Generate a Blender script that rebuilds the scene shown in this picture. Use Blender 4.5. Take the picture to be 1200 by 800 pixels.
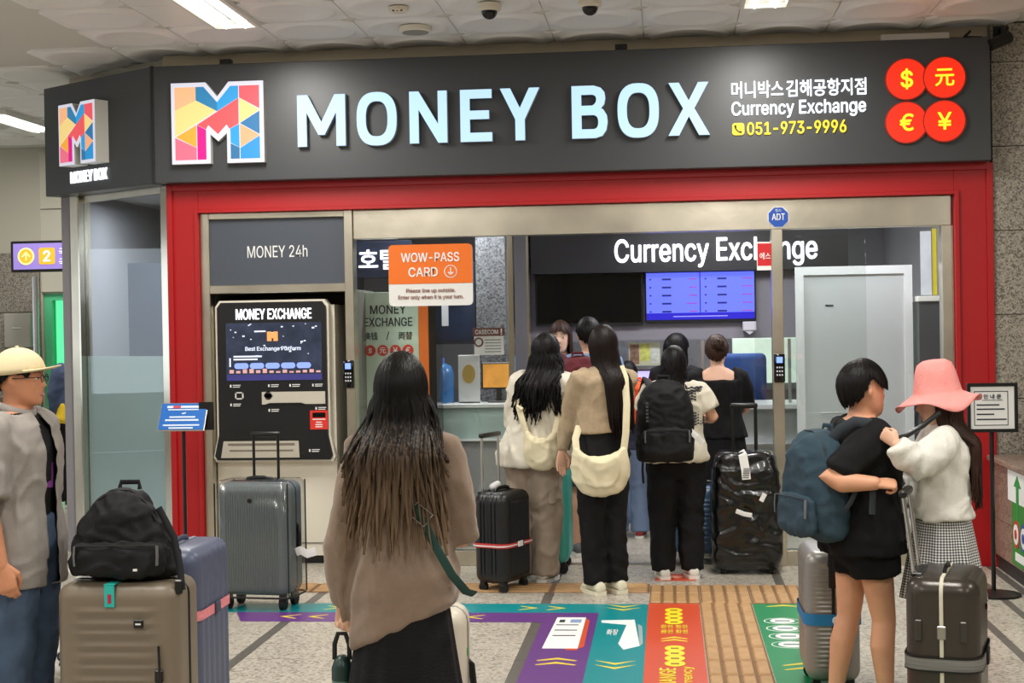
import bpy, bmesh, math, random
from mathutils import Vector, Matrix, noise
random.seed(7)
for o in list(bpy.data.objects): bpy.data.objects.remove(o)
SC = bpy.context.scene
COL = SC.collection
PI = math.pi
R = math.radians

# ------------------------------------------------------------------ camera
CAM_H = 1.623
cd = bpy.data.cameras.new('camera'); cam = bpy.data.objects.new('camera', cd); COL.objects.link(cam)
cd.sensor_width = 36.0; cd.lens = 52.5; cd.clip_end = 200
right = Vector((0.99454923, 0.10287311, -0.01699868)); down = Vector((-0.01591279, -0.01136719, -0.99980877)); fwd = Vector((-0.10304667, 0.99462953, -0.00966824))
m = Matrix.Identity(4)
for i in range(3): m[i][0] = right[i]; m[i][1] = -down[i]; m[i][2] = -fwd[i]
m[2][3] = CAM_H
cam.matrix_world = m
SC.camera = cam
# ------------------------------------------------------------------ world, exposure, hall lights
SC.view_settings.view_transform = 'Standard'; SC.view_settings.look = 'None'
SC.view_settings.exposure = 0.22; SC.view_settings.gamma = 1.0; SC.view_settings.use_curve_mapping = False
W = bpy.data.worlds.new('daylight'); SC.world = W; W.use_nodes = True
W.node_tree.nodes['Background'].inputs[0].default_value = (0.86, 0.93, 1.0, 1)
W.node_tree.nodes['Background'].inputs[1].default_value = 1.6
def area(name, loc, sx, sy, power, color=(1, .97, .92), rot=(0, 0, 0)):
    l = bpy.data.lights.new(name, 'AREA'); l.shape = 'RECTANGLE'; l.size = sx; l.size_y = sy; l.energy = power; l.color = color
    o = bpy.data.objects.new(name, l); COL.objects.link(o); o.location = loc; o.rotation_euler = rot
    return o
HALL = 52
CEIL = 3.55
FIXT = [(-2.62, 8.56), (.62, 8.56), (-2.62, 5.0), (.62, 5.0), (-2.62, 1.4), (.62, 1.4), (3.9, 5.0), (-5.9, 5.0), (3.9, 1.4), (-5.9, 1.4), (-5.75, 12.9)]
for fx, fy in FIXT: area('fixture_light', (fx, fy, CEIL - .075), .24, 1.1, HALL)
for bx_, by_, pw in ((-1.6, 11.0, 18), (.3, 11.2, 24), (1.4, 10.8, 16), (.3, 13.1, 20), (-3.6, 11.3, 26)): area('booth_light', (bx_, by_, 2.64), .9, .3, pw, (.97, .98, 1))  # unseen bare area lamps added under the booth ceiling, without fixtures

# ------------------------------------------------------------------ materials
MATS = {}
def lin(c):
    return tuple(((x/255)/12.92 if x/255 <= .04045 else ((x/255+.055)/1.055)**2.4) for x in c)
def mat(name, rgb, rough=.6, metal=0, emis=0, bump=None, var=None, spec=.5, alpha=1, coat=0, sheen=0, stretch=None, trans=0, fold=0):
    if name in MATS: return MATS[name]
    M = bpy.data.materials.new(name); M.use_nodes = True; nt = M.node_tree; b = nt.nodes['Principled BSDF']
    c = lin(rgb) + (1,)
    b.inputs['Base Color'].default_value = c; b.inputs['Roughness'].default_value = rough; b.inputs['Metallic'].default_value = metal
    b.inputs['Specular IOR Level'].default_value = spec; b.inputs['Coat Weight'].default_value = coat; b.inputs['Sheen Weight'].default_value = sheen
    b.inputs['Alpha'].default_value = alpha; b.inputs['Transmission Weight'].default_value = trans
    if emis >= .4: b.inputs['Base Color'].default_value = tuple(x*.35 for x in c[:3]) + (1,)
    if emis: b.inputs['Emission Color'].default_value = c; b.inputs['Emission Strength'].default_value = emis
    if bump or var or fold:
        tc = nt.nodes.new('ShaderNodeTexCoord'); mp = nt.nodes.new('ShaderNodeMapping'); nt.links.new(tc.outputs['Object'], mp.inputs[0])
        if stretch: mp.inputs['Scale'].default_value = stretch
    if bump:
        n = nt.nodes.new('ShaderNodeTexNoise'); n.inputs['Scale'].default_value = bump[0]; n.inputs['Detail'].default_value = 3
        bp = nt.nodes.new('ShaderNodeBump'); bp.inputs['Strength'].default_value = bump[1]; bp.inputs['Distance'].default_value = .01
        nt.links.new(mp.outputs[0], n.inputs[0]); nt.links.new(n.outputs[0], bp.inputs['Height']); nt.links.new(bp.outputs[0], b.inputs['Normal'])
        if fold:
            n2 = nt.nodes.new('ShaderNodeTexNoise'); n2.inputs['Scale'].default_value = 7; n2.inputs['Detail'].default_value = .8; n2.inputs['Distortion'].default_value = .8
            m2 = nt.nodes.new('ShaderNodeMapping'); m2.inputs['Scale'].default_value = (1.5, 1.5, .75); m2.inputs['Rotation'].default_value = (.3, .35, 0); nt.links.new(tc.outputs['Object'], m2.inputs[0]); nt.links.new(m2.outputs[0], n2.inputs[0])
            b2 = nt.nodes.new('ShaderNodeBump'); b2.inputs['Strength'].default_value = fold; b2.inputs['Distance'].default_value = .05
            nt.links.new(n2.outputs[0], b2.inputs['Height']); nt.links.new(b2.outputs[0], bp.inputs['Normal'])
    if var:
        n = nt.nodes.new('ShaderNodeTexNoise'); n.inputs['Scale'].default_value = var[0]; n.inputs['Detail'].default_value = 4
        r = nt.nodes.new('ShaderNodeValToRGB'); a = var[1]
        r.color_ramp.elements[0].position = .3; r.color_ramp.elements[1].position = .7
        r.color_ramp.elements[0].color = tuple(x*(1-a) for x in c[:3]) + (1,); r.color_ramp.elements[1].color = tuple(min(1, x*(1+a)) for x in c[:3]) + (1,)
        nt.links.new(mp.outputs[0], n.inputs[0]); nt.links.new(n.outputs[0], r.inputs[0]); nt.links.new(r.outputs[0], b.inputs['Base Color'])
    MATS[name] = M
    return M
def speckle(name, cols, scale, rough=.35, bump=0):
    M = bpy.data.materials.new(name); M.use_nodes = True; nt = M.node_tree; b = nt.nodes['Principled BSDF']
    tc = nt.nodes.new('ShaderNodeTexCoord'); v = nt.nodes.new('ShaderNodeTexVoronoi'); v.inputs['Scale'].default_value = scale
    g = nt.nodes.new('ShaderNodeNewGeometry')
    nt.links.new(g.outputs['Position'], v.inputs['Vector'])
    sp = nt.nodes.new('ShaderNodeSeparateColor'); nt.links.new(v.outputs['Color'], sp.inputs[0])
    r = nt.nodes.new('ShaderNodeValToRGB'); r.color_ramp.interpolation = 'CONSTANT'
    e = r.color_ramp.elements
    while len(e) < len(cols): e.new(.5)
    for i, (p, c) in enumerate(cols): e[i].position = p; e[i].color = lin(c) + (1,)
    nt.links.new(sp.outputs[0], r.inputs[0])
    n = nt.nodes.new('ShaderNodeTexNoise'); n.inputs['Scale'].default_value = 1.3; nt.links.new(g.outputs['Position'], n.inputs['Vector'])
    mx = nt.nodes.new('ShaderNodeMix'); mx.data_type = 'RGBA'; mx.blend_type = 'MULTIPLY'; mx.inputs[0].default_value = .35
    nt.links.new(r.outputs[0], mx.inputs[6]); nt.links.new(n.outputs[0], mx.inputs[7]); nt.links.new(mx.outputs[2], b.inputs['Base Color'])
    b.inputs['Roughness'].default_value = rough
    MATS[name] = M
    return M
def glass(name, tint=(235, 245, 242), refl=.9, rough=.01):
    M = bpy.data.materials.new(name); M.use_nodes = True; nt = M.node_tree; nt.nodes.clear()
    out = nt.nodes.new('ShaderNodeOutputMaterial'); t = nt.nodes.new('ShaderNodeBsdfTransparent'); t.inputs[0].default_value = lin(tint) + (1,)
    g = nt.nodes.new('ShaderNodeBsdfGlossy'); g.inputs['Roughness'].default_value = rough; g.inputs[0].default_value = (refl, refl, refl, 1)
    f = nt.nodes.new('ShaderNodeFresnel'); ge = nt.nodes.new('ShaderNodeNewGeometry'); mr = nt.nodes.new('ShaderNodeMapRange'); mr.inputs[3].default_value = 1.5; mr.inputs[4].default_value = 1/1.5
    nt.links.new(ge.outputs['Backfacing'], mr.inputs[0]); nt.links.new(mr.outputs[0], f.inputs[0]); mx = nt.nodes.new('ShaderNodeMixShader')
    nt.links.new(f.outputs[0], mx.inputs[0]); nt.links.new(t.outputs[0], mx.inputs[1]); nt.links.new(g.outputs[0], mx.inputs[2]); nt.links.new(mx.outputs[0], out.inputs[0])
    MATS[name] = M
    return M
def frosted(name, rgb, keep):
    M = bpy.data.materials.new(name); M.use_nodes = True; nt = M.node_tree; nt.nodes.clear()
    out = nt.nodes.new('ShaderNodeOutputMaterial'); t = nt.nodes.new('ShaderNodeBsdfTransparent')
    b = nt.nodes.new('ShaderNodeBsdfPrincipled'); b.inputs['Base Color'].default_value = lin(rgb) + (1,); b.inputs['Roughness'].default_value = .25
    mx = nt.nodes.new('ShaderNodeMixShader'); mx.inputs[0].default_value = keep
    nt.links.new(t.outputs[0], mx.inputs[1]); nt.links.new(b.outputs[0], mx.inputs[2]); nt.links.new(mx.outputs[0], out.inputs[0])
    MATS[name] = M
    return M
def hairmat(name, rgb, tip=None, z0=1.0, z1=1.3):
    M = bpy.data.materials.new(name); M.use_nodes = True; nt = M.node_tree; b = nt.nodes['Principled BSDF']
    tc = nt.nodes.new('ShaderNodeTexCoord'); mp = nt.nodes.new('ShaderNodeMapping'); mp.inputs['Scale'].default_value = (150, 150, 5)
    n = nt.nodes.new('ShaderNodeTexNoise'); n.inputs['Scale'].default_value = 1; n.inputs['Detail'].default_value = 2
    nt.links.new(tc.outputs['Object'], mp.inputs[0]); nt.links.new(mp.outputs[0], n.inputs[0])
    bp = nt.nodes.new('ShaderNodeBump'); bp.inputs['Strength'].default_value = .5; bp.inputs['Distance'].default_value = .004
    nt.links.new(n.outputs[0], bp.inputs['Height']); nt.links.new(bp.outputs[0], b.inputs['Normal'])
    b.inputs['Roughness'].default_value = .45; b.inputs['Specular IOR Level'].default_value = .18
    c = lin(rgb) + (1,); b.inputs['Base Color'].default_value = c
    if tip:
        sx = nt.nodes.new('ShaderNodeSeparateXYZ'); nt.links.new(tc.outputs['Object'], sx.inputs[0])
        ma = nt.nodes.new('ShaderNodeMath'); ma.operation = 'MULTIPLY_ADD'; nt.links.new(n.outputs[0], ma.inputs[0]); ma.inputs[1].default_value = .55; nt.links.new(sx.outputs[2], ma.inputs[2])
        mr = nt.nodes.new('ShaderNodeMapRange'); mr.inputs[1].default_value = z0 + .27; mr.inputs[2].default_value = z1 + .27; nt.links.new(ma.outputs[0], mr.inputs[0])
        mx = nt.nodes.new('ShaderNodeMix'); mx.data_type = 'RGBA'; mx.inputs[6].default_value = lin(tip) + (1,); mx.inputs[7].default_value = c
        nt.links.new(mr.outputs[0], mx.inputs[0]); nt.links.new(mx.outputs[2], b.inputs['Base Color'])
    MATS[name] = M
    return M
def checkmat(name, a, bcol, scale, rough=.8):
    # woven gingham: bands in two directions around the cloth, mixed
    M = bpy.data.materials.new(name); M.use_nodes = True; nt = M.node_tree; b = nt.nodes['Principled BSDF']
    uv = nt.nodes.new('ShaderNodeUVMap'); ck = nt.nodes.new('ShaderNodeMapping'); ck.inputs['Scale'].default_value = (scale[0], scale[1], 1)
    sx = nt.nodes.new('ShaderNodeSeparateXYZ'); nt.links.new(uv.outputs[0], ck.inputs[0]); nt.links.new(ck.outputs[0], sx.inputs[0])
    outs = []
    for i in (0, 1):
        fr = nt.nodes.new('ShaderNodeMath'); fr.operation = 'FRACT'; nt.links.new(sx.outputs[i], fr.inputs[0])
        gt = nt.nodes.new('ShaderNodeMath'); gt.operation = 'GREATER_THAN'; gt.inputs[1].default_value = .5; nt.links.new(fr.outputs[0], gt.inputs[0]); outs.append(gt)
    ad = nt.nodes.new('ShaderNodeMath'); ad.operation = 'ADD'; nt.links.new(outs[0].outputs[0], ad.inputs[0]); nt.links.new(outs[1].outputs[0], ad.inputs[1])
    r = nt.nodes.new('ShaderNodeValToRGB'); r.color_ramp.interpolation = 'CONSTANT'
    ha = nt.nodes.new('ShaderNodeMath'); ha.operation = 'MULTIPLY'; ha.inputs[1].default_value = .49; nt.links.new(ad.outputs[0], ha.inputs[0])
    e = r.color_ramp.elements; e.new(.5)
    mid = tuple((x*.6 + y*.4) for x, y in zip(a, bcol))
    e[0].position = 0; e[0].color = lin(a) + (1,); e[1].position = .3; e[1].color = lin(mid) + (1,); e[2].position = .8; e[2].color = lin(bcol) + (1,)
    nt.links.new(ha.outputs[0], r.inputs[0]); nt.links.new(r.outputs[0], b.inputs['Base Color']); b.inputs['Roughness'].default_value = rough
    MATS[name] = M
    return M

GRANITE = speckle('granite_floor', [(0, (150, 142, 130)), (.14, (204, 196, 180)), (.55, (218, 210, 196)), (.85, (184, 175, 160))], 70, .3)
GRANITE_W = speckle('granite_wall', [(0, (110, 104, 94)), (.2, (164, 156, 142)), (.6, (186, 178, 164)), (.85, (142, 134, 122))], 110, .45)
GRANITE_B = speckle('granite_brown', [(0, (96, 78, 68)), (.2, (158, 136, 120)), (.6, (176, 154, 138)), (.85, (128, 108, 94))], 110, .35)
DARKSTRIP = mat('dark_granite', (98, 94, 88), .35, var=(60, .25))
STEEL = mat('brushed_steel', (208, 201, 184), .3, 1, bump=(5, .16), var=(3, .14))
STEEL2 = mat('polished_steel', (215, 210, 196), .16, 1, bump=(3, .12))
RED = mat('red_powder_coat', (170, 12, 18), .42, bump=(400, .03))
CHAR = mat('charcoal_panel', (58, 60, 62), .38, bump=(300, .02))
CHAR2 = mat('slate_panel', (72, 78, 88), .45)
BLACK = mat('black_plastic', (16, 16, 17), .35)
BLACKG = mat('black_gloss', (8, 8, 9), .08)
RUBBER = mat('black_rubber', (18, 18, 19), .7)
WHITE = mat('white_paint', (232, 230, 224), .5)
CREAM = mat('cream_metal', (226, 220, 204), .45, var=(2, .03))
CHROME = mat('chrome', (220, 220, 222), .12, 1)
ALU = mat('aluminium', (200, 200, 198), .3, 1)
LEDW = mat('led_white', (186, 222, 252), .5, emis=.85)
LEDW2 = mat('led_white_bright', (240, 246, 255), .5, emis=1.5)
GLASS = glass('clear_glass', (248, 250, 249))
GLASSG = glass('side_glass', (240, 246, 247))
GLASSGR = glass('green_glass', (150, 235, 190))
FROST = frosted('frosted_film', (216, 228, 228), .82)
INK = mat('dark_ink', (28, 40, 52), .6)
PAPER = mat('white_paper', (238, 238, 236), .6)

# ------------------------------------------------------------------ mesh building
class MB:
    def __init__(s): s.v = []; s.f = []; s.uv = {}
    def add(s, vs, fs):
        b = len(s.v); s.v += [tuple(p) for p in vs]; s.f += [tuple(i + b for i in f) for f in fs]; return s
    def xf(s, M, start=0):
        for i in range(start, len(s.v)): s.v[i] = tuple(M @ Vector(s.v[i]))
        return s
    def box(s, x0, x1, y0, y1, z0, z1, bev=0, seg=1):
        if bev <= 0:
            return s.add([(x0,y0,z0),(x1,y0,z0),(x1,y1,z0),(x0,y1,z0),(x0,y0,z1),(x1,y0,z1),(x1,y1,z1),(x0,y1,z1)],
                         [(3,2,1,0),(4,5,6,7),(0,1,5,4),(1,2,6,5),(2,3,7,6),(3,0,4,7)])
        bm = bmesh.new(); bmesh.ops.create_cube(bm, size=1)
        for v in bm.verts: v.co = Vector((x0+(v.co.x+.5)*(x1-x0), y0+(v.co.y+.5)*(y1-y0), z0+(v.co.z+.5)*(z1-z0)))
        bmesh.ops.bevel(bm, geom=bm.edges[:], offset=min(bev, .49*min(x1-x0, y1-y0, z1-z0)), segments=seg, profile=.5, affect='EDGES')
        bm.verts.index_update()
        s.add([v.co[:] for v in bm.verts], [[v.index for v in f.verts] for f in bm.faces]); bm.free(); return s
    def prism(s, poly, y0, y1):           # polygon in x,z extruded along y
        n = len(poly); a = sum(poly[i][0]*poly[(i+1) % n][1]-poly[(i+1) % n][0]*poly[i][1] for i in range(n))
        if a < 0: poly = poly[::-1]
        vs = [(x, y0, z) for x, z in poly] + [(x, y1, z) for x, z in poly]
        fs = [tuple(range(n)), tuple(range(2*n-1, n-1, -1))] + [(i, i+n, (i+1) % n+n, (i+1) % n) for i in range(n)]
        return s.add(vs, fs)
    def slab(s, poly, z0, z1):            # polygon in x,y extruded along z
        n = len(poly); a = sum(poly[i][0]*poly[(i+1) % n][1]-poly[(i+1) % n][0]*poly[i][1] for i in range(n))
        if a < 0: poly = poly[::-1]
        vs = [(x, y, z0) for x, y in poly] + [(x, y, z1) for x, y in poly]
        fs = [tuple(range(n-1, -1, -1)), tuple(range(n, 2*n))] + [(i, (i+1) % n, (i+1) % n+n, i+n) for i in range(n)]
        return s.add(vs, fs)
    def rings(s, rs, cap0=True, cap1=True):   # list of rings of equal length
        n = len(rs[0]); b = len(s.v)
        for r in rs: s.v += [tuple(p) for p in r]
        for i in range(len(rs)-1):
            for j in range(n): s.f.append((b+i*n+j, b+i*n+(j+1) % n, b+(i+1)*n+(j+1) % n, b+(i+1)*n+j))
        if cap0: s.f.append(tuple(b+j for j in range(n-1, -1, -1)))
        if cap1: s.f.append(tuple(b+(len(rs)-1)*n+j for j in range(n)))
        return s
    def tube(s, pts, rad, n=8, up=(0, 0, 1), rnd=False, closed=False):
        pts = [Vector(p) for p in pts]; N = len(pts)
        if not isinstance(rad, (list, tuple)) or (isinstance(rad, tuple)): rad = [rad]*N
        rad = [(r, r) if not isinstance(r, tuple) else r for r in rad]
        rs = []; up = Vector(up); last = None
        for i in range(N):
            if closed: t = pts[(i+1) % N]-pts[i-1]
            else: t = pts[min(i+1, N-1)]-pts[max(i-1, 0)]
            if t.length < 1e-9: t = Vector((0, 0, 1))
            t.normalize()
            a = up.cross(t)
            if last is not None and a.length < .25: a = last - t*last.dot(t)
            if a.length < 1e-4: a = Vector((1, 0, 0)).cross(t)
            if a.length < 1e-4: a = Vector((0, 1, 0)).cross(t)
            a.normalize()
            if last is not None and a.dot(last) < 0: a = -a
            last = a; b = t.cross(a)
            rs.append((pts[i], t, a, b, rad[i]))
        def ring(p, a, b, r, k=1): return [p + a*(math.cos(2*PI*j/n)*r[0]*k) + b*(math.sin(2*PI*j/n)*r[1]*k) for j in range(n)]
        out = []
        if rnd and not closed:
            p, t, a, b, r = rs[0]; m_ = min(r)
            for ang in (80, 50, 22): out.append(ring(p - t*m_*math.sin(R(ang)), a, b, r, math.cos(R(ang))))
        for p, t, a, b, r in rs: out.append(ring(p, a, b, r))
        if rnd and not closed:
            p, t, a, b, r = rs[-1]; m_ = min(r)
            for ang in (22, 50, 80): out.append(ring(p + t*m_*math.sin(R(ang)), a, b, r, math.cos(R(ang))))
        if closed: out.append(out[0]); return s.rings(out, False, False)
        return s.rings(out)
    def lathe(s, prof, n=20, c=(0, 0, 0), sy=1.0):        # profile of (r, z)
        return s.rings([[(c[0]+max(r, 1e-4)*math.cos(2*PI*j/n), c[1]+sy*max(r, 1e-4)*math.sin(2*PI*j/n), c[2]+z) for j in range(n)] for r, z in prof])
    def cyl(s, c, r, y0, y1, n=24):                        # disc facing -y
        return s.prism([(c[0]+r*math.cos(2*PI*j/n), c[1]+r*math.sin(2*PI*j/n)) for j in range(n)], y0, y1)
    def ball(s, c, r, n=12, k=8):
        r = (r, r, r) if not isinstance(r, tuple) else r
        return s.rings([[(c[0]+r[0]*math.sin(max(.02, min(PI-.02, PI*i/k)))*math.cos(2*PI*j/n), c[1]+r[1]*math.sin(max(.02, min(PI-.02, PI*i/k)))*math.sin(2*PI*j/n), c[2]-r[2]*math.cos(PI*i/k)) for j in range(n)] for i in range(k+1)])
    def mesh(s, name='m', smooth=None):
        me = bpy.data.meshes.new(name); me.from_pydata(s.v, [], s.f)
        if smooth is not None:
            me.polygons.foreach_set('use_smooth', [True]*len(me.polygons)); me.set_sharp_from_angle(angle=R(smooth))
        me.update(); return me
def link(o, parent=None):
    COL.objects.link(o)
    if parent is not None: o.parent = parent
    return o
def obj(name, mb, m, parent=None, smooth=None, loc=None):
    me = mb.mesh(name, smooth) if isinstance(mb, MB) else mb
    if m is not None and not len(me.materials): me.materials.append(m)
    o = bpy.data.objects.new(name, me); link(o, parent)
    if loc: o.location = loc
    return o
def tag(o, label, cat, group=None, kind=None):
    o['label'] = label
    if cat: o['category'] = cat
    if group: o['group'] = group
    if kind: o['kind'] = kind
    return o
def struct(o, label=None):
    o['kind'] = 'structure'
    if label: o['label'] = label
    return o
def thing(name, label, cat, loc=(0, 0, 0), rz=0, group=None):
    o = bpy.data.objects.new(name, None); COL.objects.link(o); o.location = loc; o.rotation_euler = (0, 0, rz); o.empty_display_size = .1
    return tag(o, label, cat, group)
TXT = {}
import os
FONT = None   # Blender's own interface typeface
try: FONT = bpy.data.fonts.load(os.path.join(bpy.utils.system_resource('DATAFILES'), 'fonts', 'Inter.woff2'))
except Exception: FONT = None
def textmesh(s, bold=0.0, ext=0.0):
    k = (s, bold, ext)
    if k in TXT: return TXT[k]
    cu = bpy.data.curves.new('t', 'FONT'); cu.body = s; cu.size = 1; cu.extrude = ext; cu.resolution_u = 3
    if FONT and all(ord(c_) < 128 for c_ in s): cu.font = FONT
    o = bpy.data.objects.new('t', cu); me = o.to_mesh()
    vs = [tuple(v.co) for v in me.vertices]; fs = [tuple(p.vertices) for p in me.polygons]
    o.to_mesh_clear(); bpy.data.objects.remove(o); bpy.data.curves.remove(cu)
    TXT[k] = (vs, fs); return TXT[k]
def text(mb, s, cx, cz, y, w=None, h=None, bold=.0, depth=.001, flip=False):
    """lettering in the x,z plane facing -y, centred on cx,cz"""
    vs, fs = textmesh(s, 0, .1)
    if not vs: return mb
    x0 = min(v[0] for v in vs); x1 = max(v[0] for v in vs); y0 = min(v[1] for v in vs); y1 = max(v[1] for v in vs)
    sx = w/(x1-x0) if w else None; sy = h/(y1-y0) if h else None
    sx = sx or sy; sy = sy or sx
    out = [(cx+(v[0]-(x0+x1)/2)*sx, y-depth*(v[2]/.1*.5+.5), cz+(v[1]-(y0+y1)/2)*sy) for v in vs]
    if bold:   # heavier weight: the outline repeated around itself
        rb = bold*.5*min(sx, sy)
        for q in range(6): mb.add([(p[0]+rb*math.cos(PI*q/3), p[1]-.0004*(q+1), p[2]+rb*math.sin(PI*q/3)) for p in out], fs)
    return mb.add(out, fs)
def flat(mb, M_): return mb.xf(M_)
def FLOORM(x, y, rz=0, z=.0): # maps (x,-,z) drawings onto the floor: x->x, z->y
    return Matrix.Translation((x, y, z)) @ Matrix.Rotation(rz, 4, 'Z') @ Matrix.Rotation(-PI/2, 4, 'X')
def rrect(cx, cz, w, h, r, n=4):
    out = []
    for qx, qz, a0 in ((1, 1, 0), (-1, 1, 90), (-1, -1, 180), (1, -1, 270)):
        for i in range(n+1):
            a = R(a0+90*i/n); out.append((cx+qx*(w/2-r)+r*math.cos(a), cz+qz*(h/2-r)+r*math.sin(a)))
    return out
# ================================================================== SETTING
# ---- floor: granite slabs with dark inlay strips
fl = obj('floor', MB().box(-14, 9, -7, 22, -.2, -.006), GRANITE); struct(fl)
XL = [-2.143 + 1.41*i for i in range(-2, 4)]
slabw = (1.41 - .055)/2
sl = MB().box(.0015, slabw-.0015, .0015, .5985, -.02, 0).mesh('slab'); sl.materials.append(GRANITE)
st = MB().box(-.0265, .0265, .0015, .5985, -.02, 0).mesh('strip'); st.materials.append(DARKSTRIP)
ys = [6.626 + .6*i for i in range(0, 10)]
for x in XL:
    for y in ys:
        if x > 2.3: continue
        o = obj('inlay_strip', st, None, fl); o.location = (x, y, 0)
        for k in (0, 1):
            xx = x + .0275 + k*slabw
            if xx > 2.6: continue
            o = obj('floor_slab', sl, None, fl); o.location = (xx, y, 0)
for x in (1.915, 1.676):
    for y in ys[:5]: o = obj('inlay_strip', MB().box(-.024, .024, .0015, .5985, -.004, .0009), DARKSTRIP, fl); o.location = (x, y, 0)
# ---- ceiling with dished acoustic tiles
ce = obj('ceiling', MB().box(-14, 9, -7, 16, CEIL+.012, CEIL+.2), mat('ceiling_white', (214, 212, 206), .8)); struct(ce)
TILE = mat('ceiling_tile_white', (240, 239, 238), .4, var=(2, .02))
tm = MB(); e = .297
N = 24
def sq(a, rr):
    c, s_ = math.cos(a), math.sin(a); k = rr/max(abs(c), abs(s_)); return (c*k, s_*k)
ringsT = [[sq(2*PI*(j+.5)/N, e)+(.012,) for j in range(N)], [sq(2*PI*(j+.5)/N, e)+(0,) for j in range(N)]]
for rr, zz in ((.275, 0), (.258, -.008), (.24, -.011), (.20, -.004), (.12, .006), (.01, .010)):
    ringsT.append([(rr*math.cos(2*PI*(j+.5)/N), rr*math.sin(2*PI*(j+.5)/N), zz) for j in range(N)])
tm.rings(ringsT, False, True); tmesh = tm.mesh('tile', 40); tmesh.materials.append(TILE)
LX = [-1.92 + .6*i for i in range(-12, 8)]
fixcells = set()
cnt = 0
for x in LX:
    for j in range(-2, 10):
        y = 8.56 + .6*j; cx, cy = x+.3, y+.3
        if cx > -3.6 and (cy > 10.5 or cx > 2.4): continue
        if cx < -3.6 and cy - 9.5 < -(cx+3.0)*.35: continue
        if cx < -7.3: continue
        if abs(cx+2.82) < .05 and cy < 9.2 and cy > 7.9: continue
        if abs(cx-.78) < .05 and cy < 9.2 and cy > 7.9: continue
        if abs(cx+5.75) < .4 and abs(cy-12.9) < .7: continue
        o = obj('ceiling_tile', tmesh, None, ce); o.location = (cx, cy, CEIL); cnt += 1
half = MB().box(-.147, .147, -.297, .297, 0, .012).mesh('half'); half.materials.append(TILE)
for hx, hy in ((-2.97, 8.26), (-2.97, 8.86), (.93, 8.26), (.93, 8.86)):
    o = obj('filler_panel', half, None, ce); o.location = (hx, hy, CEIL)
# ---- walls
wr = obj('wall_right', MB().box(2.135, 9, 10.09, 10.3, 0, CEIL+.01), GRANITE_W); struct(wr)
z = 0; i = 0
while z < 3.5:
    for x in (2.137, 3.04, 3.943):
        obj('wall_slab', MB().box(x, x+.899, 10.05, 10.09, z+.002, min(z+.548, CEIL), .003), GRANITE_W, wr)
    z += .55
wf = obj('wall_front', MB().box(-14, 9, -7.2, -7, 0, CEIL+.2), mat('hall_beige', (206, 198, 182), .6)); struct(wf)
ww = MB().box(-14.2, -14, -7.2, 15.1, 0, .8).box(-14.2, -14, -7.2, 15.1, 2.8, CEIL+.2)
for q in range(8): ww.box(-14.2, -14, -7.2+3.1*q, -6.6+3.1*q, .8, 2.8)
ww = obj('wall_west', ww, mat('hall_beige', (206, 198, 182), .6)); struct(ww)
we = obj('wall_east', MB().box(9, 9.2, -7.2, 16, 0, CEIL+.2), mat('hall_beige', (206, 198, 182), .6)); struct(we)
wb = obj('wall_back', MB().box(-14, -6.42, 14.9, 15.1, 0, 2.72).box(-14, -6.9, 14.9, 15.1, 3.42, CEIL+.01).box(-6.42, 2.2, 14.9, 15.1, 2.05, CEIL+.01).box(-5.2, 2.2, 14.9, 15.1, 0, 2.05).box(-6.9, -6.42, 14.9, 15.1, 2.72, CEIL+.01),
         mat('beige_plaster', (196, 192, 176), .7)); struct(wb)
for zz in (0, .62, 1.24, 1.86):
    for xx in (-8.6, -7.52):
        obj('wall_slab', MB().box(xx, xx+1.075, 14.86, 14.9, zz+.003, min(zz+.617, 2.72), .004), GRANITE_W, wb)
for zz, z2 in ((2.06, 2.3), (2.3, 2.92), (2.92, 3.52)):
    obj('wall_panel', MB().box(-6.42, -5.0, 14.86, 14.9, zz+.005, z2-.005, .004), mat('beige_panel', (204, 200, 184), .55), wb)
w1 = obj('window_1', MB().box(-9.5, -6.9, 14.97, 15.03, 2.72, 2.78).box(-9.5, -6.9, 14.97, 15.03, 3.36, 3.42).box(-9.5, -9.44, 14.97, 15.03, 2.78, 3.36).box(-6.96, -6.9, 14.97, 15.03, 2.78, 3.36), ALU); struct(w1)
obj('pane', MB().box(-9.44, -6.96, 14.99, 15.0, 2.78, 3.36), GLASS, w1)
GREENF = mat('green_door_frame', (96, 214, 156), .4)
d1 = obj('door_1', MB().box(-6.42, -6.34, 14.93, 15.03, 0, 2.05).box(-6.17, -6.11, 14.93, 15.03, 0, 2.05).box(-5.28, -5.2, 14.93, 15.03, 0, 2.05).box(-6.34, -5.28, 14.93, 15.03, 1.98, 2.05), GREENF); struct(d1)
for a, b in ((-6.34, -6.17), (-6.11, -5.7), (-5.68, -5.28)): obj('pane', MB().box(a, b, 14.975, 14.985, .02, 1.98), GLASSGR, d1)
obj('outside_ground', MB().box(-16, 4, 22.0, 60, -.3, -.1), mat('outside_paving', (190, 190, 184), .8)); struct(bpy.data.objects['outside_ground'])

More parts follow.
